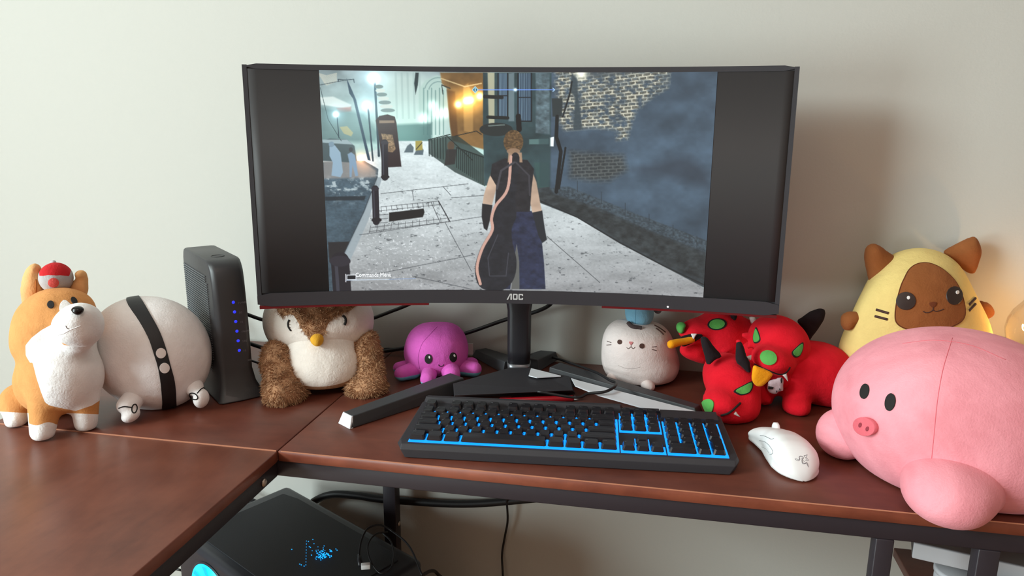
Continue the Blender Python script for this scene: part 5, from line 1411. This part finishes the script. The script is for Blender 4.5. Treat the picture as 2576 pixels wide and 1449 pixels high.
mo('ear', *pad(AD([(1612, 228), (1660, 185), (1750, 120), (1830, 88), (1895, 73), (1945, 105), (1930, 200), (1850, 330), (1790, 405), (1738, 492), (1715, 420), (1690, 330)]), 1.195, .010, .012, yaw=-15), blk, H1)
# lower head, chin on the desk
hd2 = L_(blob([E(1829, 940, 1.155, 58, 50, .048, 0, .01), E(1846, 975, 1.14, 62, 52, .045, 0, .02), E(1812, 1010, 1.105, 42, 34, .034, 0, .016), E(1862, 1022, 1.125, 46, 36, .036, 0, .02), E(1830, 1030, 1.115, 46, 28, .034, 0, .016),
               Cc((1905, 980, 1.15), (1928, 1004, 1.15), 16, 12, .012), Cc((1895, 1020, 1.15), (1905, 1036, 1.15), 16, 11, .012), Cc((1880, 950, 1.17), (1925, 935, 1.21), 34, 34, .02)], .0026, DT + .0008, 2))
H2 = mo('head', *hd2, red, dg); b2v = bvh(hd2)
sew('nose', patch(hd2, AD([(545, 1150), (600, 1148), (635, 1180), (632, 1240), (605, 1300), (560, 1302), (510, 1290), (496, 1230), (510, 1175)]), .0022, n=3), grn, H2)
eye(hd2, b2v, [(1066, 950), (985, 985), (892, 1040), (925, 1072), (970, 1083), (1040, 1060), (1072, 1005)], H2)
eye(hd2, b2v, [(518, 975), (508, 1010), (512, 1060), (522, 1066), (524, 1010)], H2)
sew('mouth_line', stroke(b2v, AD([(720, 1332), (790, 1312), (850, 1275), (905, 1225), (945, 1188)]), .0036), M['thread_blk'], H2)
tooth('tooth', [(848, 1312), (890, 1283), (950, 1356)], 1.078, H2)
mo('ear', *pad(AD([(478, 425), (500, 408), (545, 410), (590, 460), (650, 540), (722, 632), (640, 680), (560, 738), (530, 640), (500, 540)]), 1.120, .008, .010, yaw=10), blk, H2)
mo('ear', *pad(AD([(890, 500), (905, 470), (955, 468), (985, 520), (1015, 620), (1060, 720), (1065, 832), (1000, 800), (940, 745), (893, 690)]), 1.108, .008, .010, yaw=-10), blk, H2)
mo('ear_tip', *blob([E(1858, 859, 1.107, 7, 5, .004, 0, .002)], .0012), red, H2)
# head at the back, in profile with open mouth
hd3 = L_(blob([E(1806, 828, 1.255, 46, 46, .042, 0, .01), E(1815, 862, 1.255, 40, 36, .036, 0, .02), E(1738, 833, 1.235, 31, 19, .024, 10, .012), E(1765, 825, 1.245, 34, 22, .03, 0, .02), E(1752, 893, 1.235, 40, 15, .022, -22, .012),
               E(1740, 882, 1.23, 26, 14, .02, 0, .012), Cc((1790, 880, 1.25), (1760, 885, 1.24), 22, 16, .014), Cc((1835, 835, 1.26), (1900, 870, 1.26), 46, 56, .03), Cc((1843, 818, 1.225), (1832, 846, 1.222), 8, 7, .004), Cc((1832, 846, 1.222), (1838, 872, 1.222), 7, 6, .004), Cc((1838, 872, 1.222), (1822, 884, 1.22), 7, 5, .004)], .0026, None, 2))
H3 = mo('head', *hd3, red, dg); b3v = bvh(hd3)
mo('mouth_lining', *pad(AD([(238, 412), (300, 385), (400, 372), (490, 378), (505, 405), (440, 450), (350, 500), (262, 530), (258, 505), (300, 470), (250, 440)]), 1.212, .005, .008), blk, H3)
mo('tongue', *tube(catmull([at(1742, 853, 1.212), at(1722, 859, 1.205), at(1704, 862, 1.198), at(1690, 866, 1.192), at(1680, 868, 1.19)], 6), np.interp(np.linspace(0, 1, 25), [0, .3, .8, .95, 1], [.006, .0058, .007, .0055, .002]), 12), org, H3)
mo('nose', *blob([E(1711, 826, 1.226, 9, 13, .014, 12, .004), E(1717, 817, 1.226, 7, 5, .012, 12, .006)], .002), grn, H3)
sew('eye_rim', patch(hd3, ellpoly(1804, 816, 24.5, 14.6, -5), .0009, n=3), M['thread_blk'], H3)
sew('eye', patch(hd3, ellpoly(1803.5, 816.5, 19.5, 11.5, -5), .0018, n=3), grn, H3)
tooth('tooth', [(362, 371), (437, 371), (393, 442)], 1.203, H3)
mo('horn', *pad(AD([(1042, 168), (1118, 170), (1140, 235), (1095, 285), (1065, 240)]), 1.24, .004, .004, smooth=False), M['wht_felt'], H3)
mo('ear', *pad(AD([(815, 60), (900, 60), (910, 150), (900, 190), (868, 226), (830, 170)]), 1.225, .007, .008), blk, H3)
# pendant
pen_ = mo('pendant', *pad(AD([(1265, 960), (1290, 920), (1350, 905), (1440, 880), (1455, 930), (1448, 985), (1455, 1030), (1440, 1050), (1395, 1055), (1370, 1085), (1310, 1075), (1262, 1040)]), 1.128, .004, .006), plush('skull_white', (206, 190, 196), .05), dg)
for p in ([(1272, 985), (1340, 1000), (1325, 1028), (1268, 1025)], [(1420, 895), (1444, 888), (1440, 940), (1412, 985), (1395, 978)], [(1365, 1035), (1378, 1040), (1382, 1065), (1370, 1068)], [(1400, 1012), (1414, 1014), (1420, 1042), (1408, 1046)]):
    mo('pendant_mark', *pad(AD(p), 1.1235, .0012, .001, step=.0009, smooth=False, round_=0), M['thread_blk'], pen_)

# ---- yellow cat cushion
def AY(p): p = np.asarray(p, float); return np.stack([1980 + p[:, 0] / 3.6225, 560 + p[:, 1] / 3.6225], 1)
yel = plush('pale_yellow_plush', (232, 206, 132), .05); bro = plush('brown_plush', (146, 88, 48), .06)
yc = thing('yellow_cat_plush', 'pale yellow cat cushion with brown ears and brown face patch', 'soft toy', toy_base(2300, 960))
yM = L_(blob([E(2305, 745, 1.188, 122, 122, .062, 0, .02), E(2308, 845, 1.185, 172, 140, .070, 0, .03), E(2300, 905, 1.19, 186, 110, .070, 0, .03), E(2290, 790, 1.158, 120, 110, .045, 0, .03)], .0040, DT + .0008, 2))
mo('body', *yM, yel, yc); yb = bvh(yM)
mo('ear', *pad(AY([(715, 330), (728, 240), (770, 195), (830, 203), (900, 255), (1000, 333), (965, 430), (870, 505), (778, 582), (738, 460)]), 1.180, .016, .018, step=.003, yaw=8), bro, yc)
mo('ear', *pad(AY([(1428, 270), (1555, 190), (1690, 130), (1732, 152), (1766, 245), (1748, 345), (1692, 466), (1600, 425), (1500, 345)]), 1.180, .016, .018, step=.003, yaw=-8), bro, yc)
mo('paw', *pad(AY([(490, 890), (512, 840), (570, 812), (650, 822), (660, 880), (610, 930), (545, 986), (500, 950)]), 1.17, .014, .014, step=.003), bro, yc)
mo('paw', *pad(AY([(1740, 726), (1820, 725), (1868, 768), (1878, 820), (1850, 858), (1800, 880), (1750, 860)]), 1.19, .014, .014, step=.003), bro, yc)
facep = AY([(1035, 590), (1065, 520), (1115, 430), (1190, 380), (1290, 374), (1400, 420), (1500, 505), (1560, 590), (1600, 700), (1618, 820), (1590, 890), (1520, 935), (1430, 962), (1200, 985), (1080, 965), (1005, 920), (985, 850), (1000, 720)])
sew('face_patch', patch(yM, facep, .0016, n=4), bro, yc)
sew('face_piping', stroke(yb, facep, .0022, n=4, closed=True, lift=.001), plush('piping_brown', (104, 56, 30), .03), yc)
for cx, cy, rx, ry in ((1080, 716, 88, 80), (1515, 668, 72, 82)):
    p = AY([(cx, cy)])[0]; e = sew('eye', patch(yM, ellpoly(p[0], p[1], rx / 3.62, ry / 3.62), .0030, n=3), plain('eye_brown', (48, 34, 30), .5), yc)
    if e: sew('eye_glint', patch(yM, ellpoly(p[0] + 6, p[1] - 8, 4, 4.5), .0038, n=3), M['wht_felt'], e)
sew('nose', patch(yM, AY([(1290, 735), (1325, 722), (1355, 732), (1345, 760), (1325, 772), (1303, 765)]), .0026, n=3), plush('nose_brown', (112, 60, 36), .03), yc)
sew('mouth', join(stroke(yb, AY([(1325, 770), (1322, 795), (1295, 815), (1260, 820), (1235, 808)]), .0014, lift=.002), stroke(yb, AY([(1322, 795), (1350, 808), (1390, 800), (1420, 788)]), .0014, lift=.002)), M['thread_brn'], yc)
for p in ([(812, 792), (925, 826)], [(800, 852), (915, 882)], [(1658, 748), (1716, 690)], [(1658, 802), (1716, 742)]): sew('whisker', stroke(yb, AY(p), .0042), M['thread_brn'], yc)

# ---- big pink toy
pnk = plush('pink_plush', (254, 160, 172), .20, nscale=11); pnd = plush('deep_pink_plush', (226, 108, 120), .08)
pk = thing('pink_round_plush', 'big round pink piglet soft toy with stubby feet beside the white mouse', 'soft toy', toy_base(2400, 1240))
pM = L_(blob([E(2412, 1048, .955, 293, 200, .135, -4, .02), E(2390, 1010, .945, 240, 165, .12, 0, .04), E(2420, 1120, .94, 250, 130, .12, -8, .04)], .0042, DT + .0010, 2))
mo('body', *pM, pnk, pk); pb2 = bvh(pM)
fm1 = L_(blob([E(2390, 1222, .845, 108, 76, .050, -6, .02), E(2430, 1205, .875, 92, 72, .045, -10, .03), E(2375, 1262, .833, 74, 46, .036, -8, .03)], .0034, DT + .0008, 2))
mo('foot', *fm1, pnk, pk)
fm2 = L_(blob([E(2112, 1085, .995, 50, 58, .034, -28, .02), E(2128, 1105, .985, 48, 42, .032, 0, .02)], .0032, DT + .0008, 2))
mo('foot', *fm2, pnk, pk)
for cx, cy, rx, ry, r in ((2176, 985, 11, 19, 12), (2240, 1012, 13, 22, 10)):
    e = sew('eye', patch(pM, ellpoly(cx, cy, rx, ry, r), .0016, n=3), M['thread_blk'], pk)
sn = patch(pM, ellpoly(2184, 1072, 27, 21, 24), .0075, n=3, thick=.002)
so = sew('snout', sn, pnd, pk)
for cx, cy in ((2176, 1068), (2193, 1077)): sew('nostril', patch(pM, ellpoly(cx, cy, 3.6, 5.6, 14), .0083, n=3), plush('nostril_dark', (150, 60, 72), .03), so)
sew('seam', stroke(pb2, [(2396, 850), (2372, 930), (2358, 1010), (2350, 1090), (2342, 1170)], .0008), pnd, pk)
sew('seam', stroke(pb2, [(2270, 864), (2350, 856), (2440, 868), (2530, 905)], .0008), pnd, pk)
for o in list(bpy.data.objects):
    if o.type == 'MESH' and len(o.data.vertices) == 0: bpy.data.objects.remove(o)
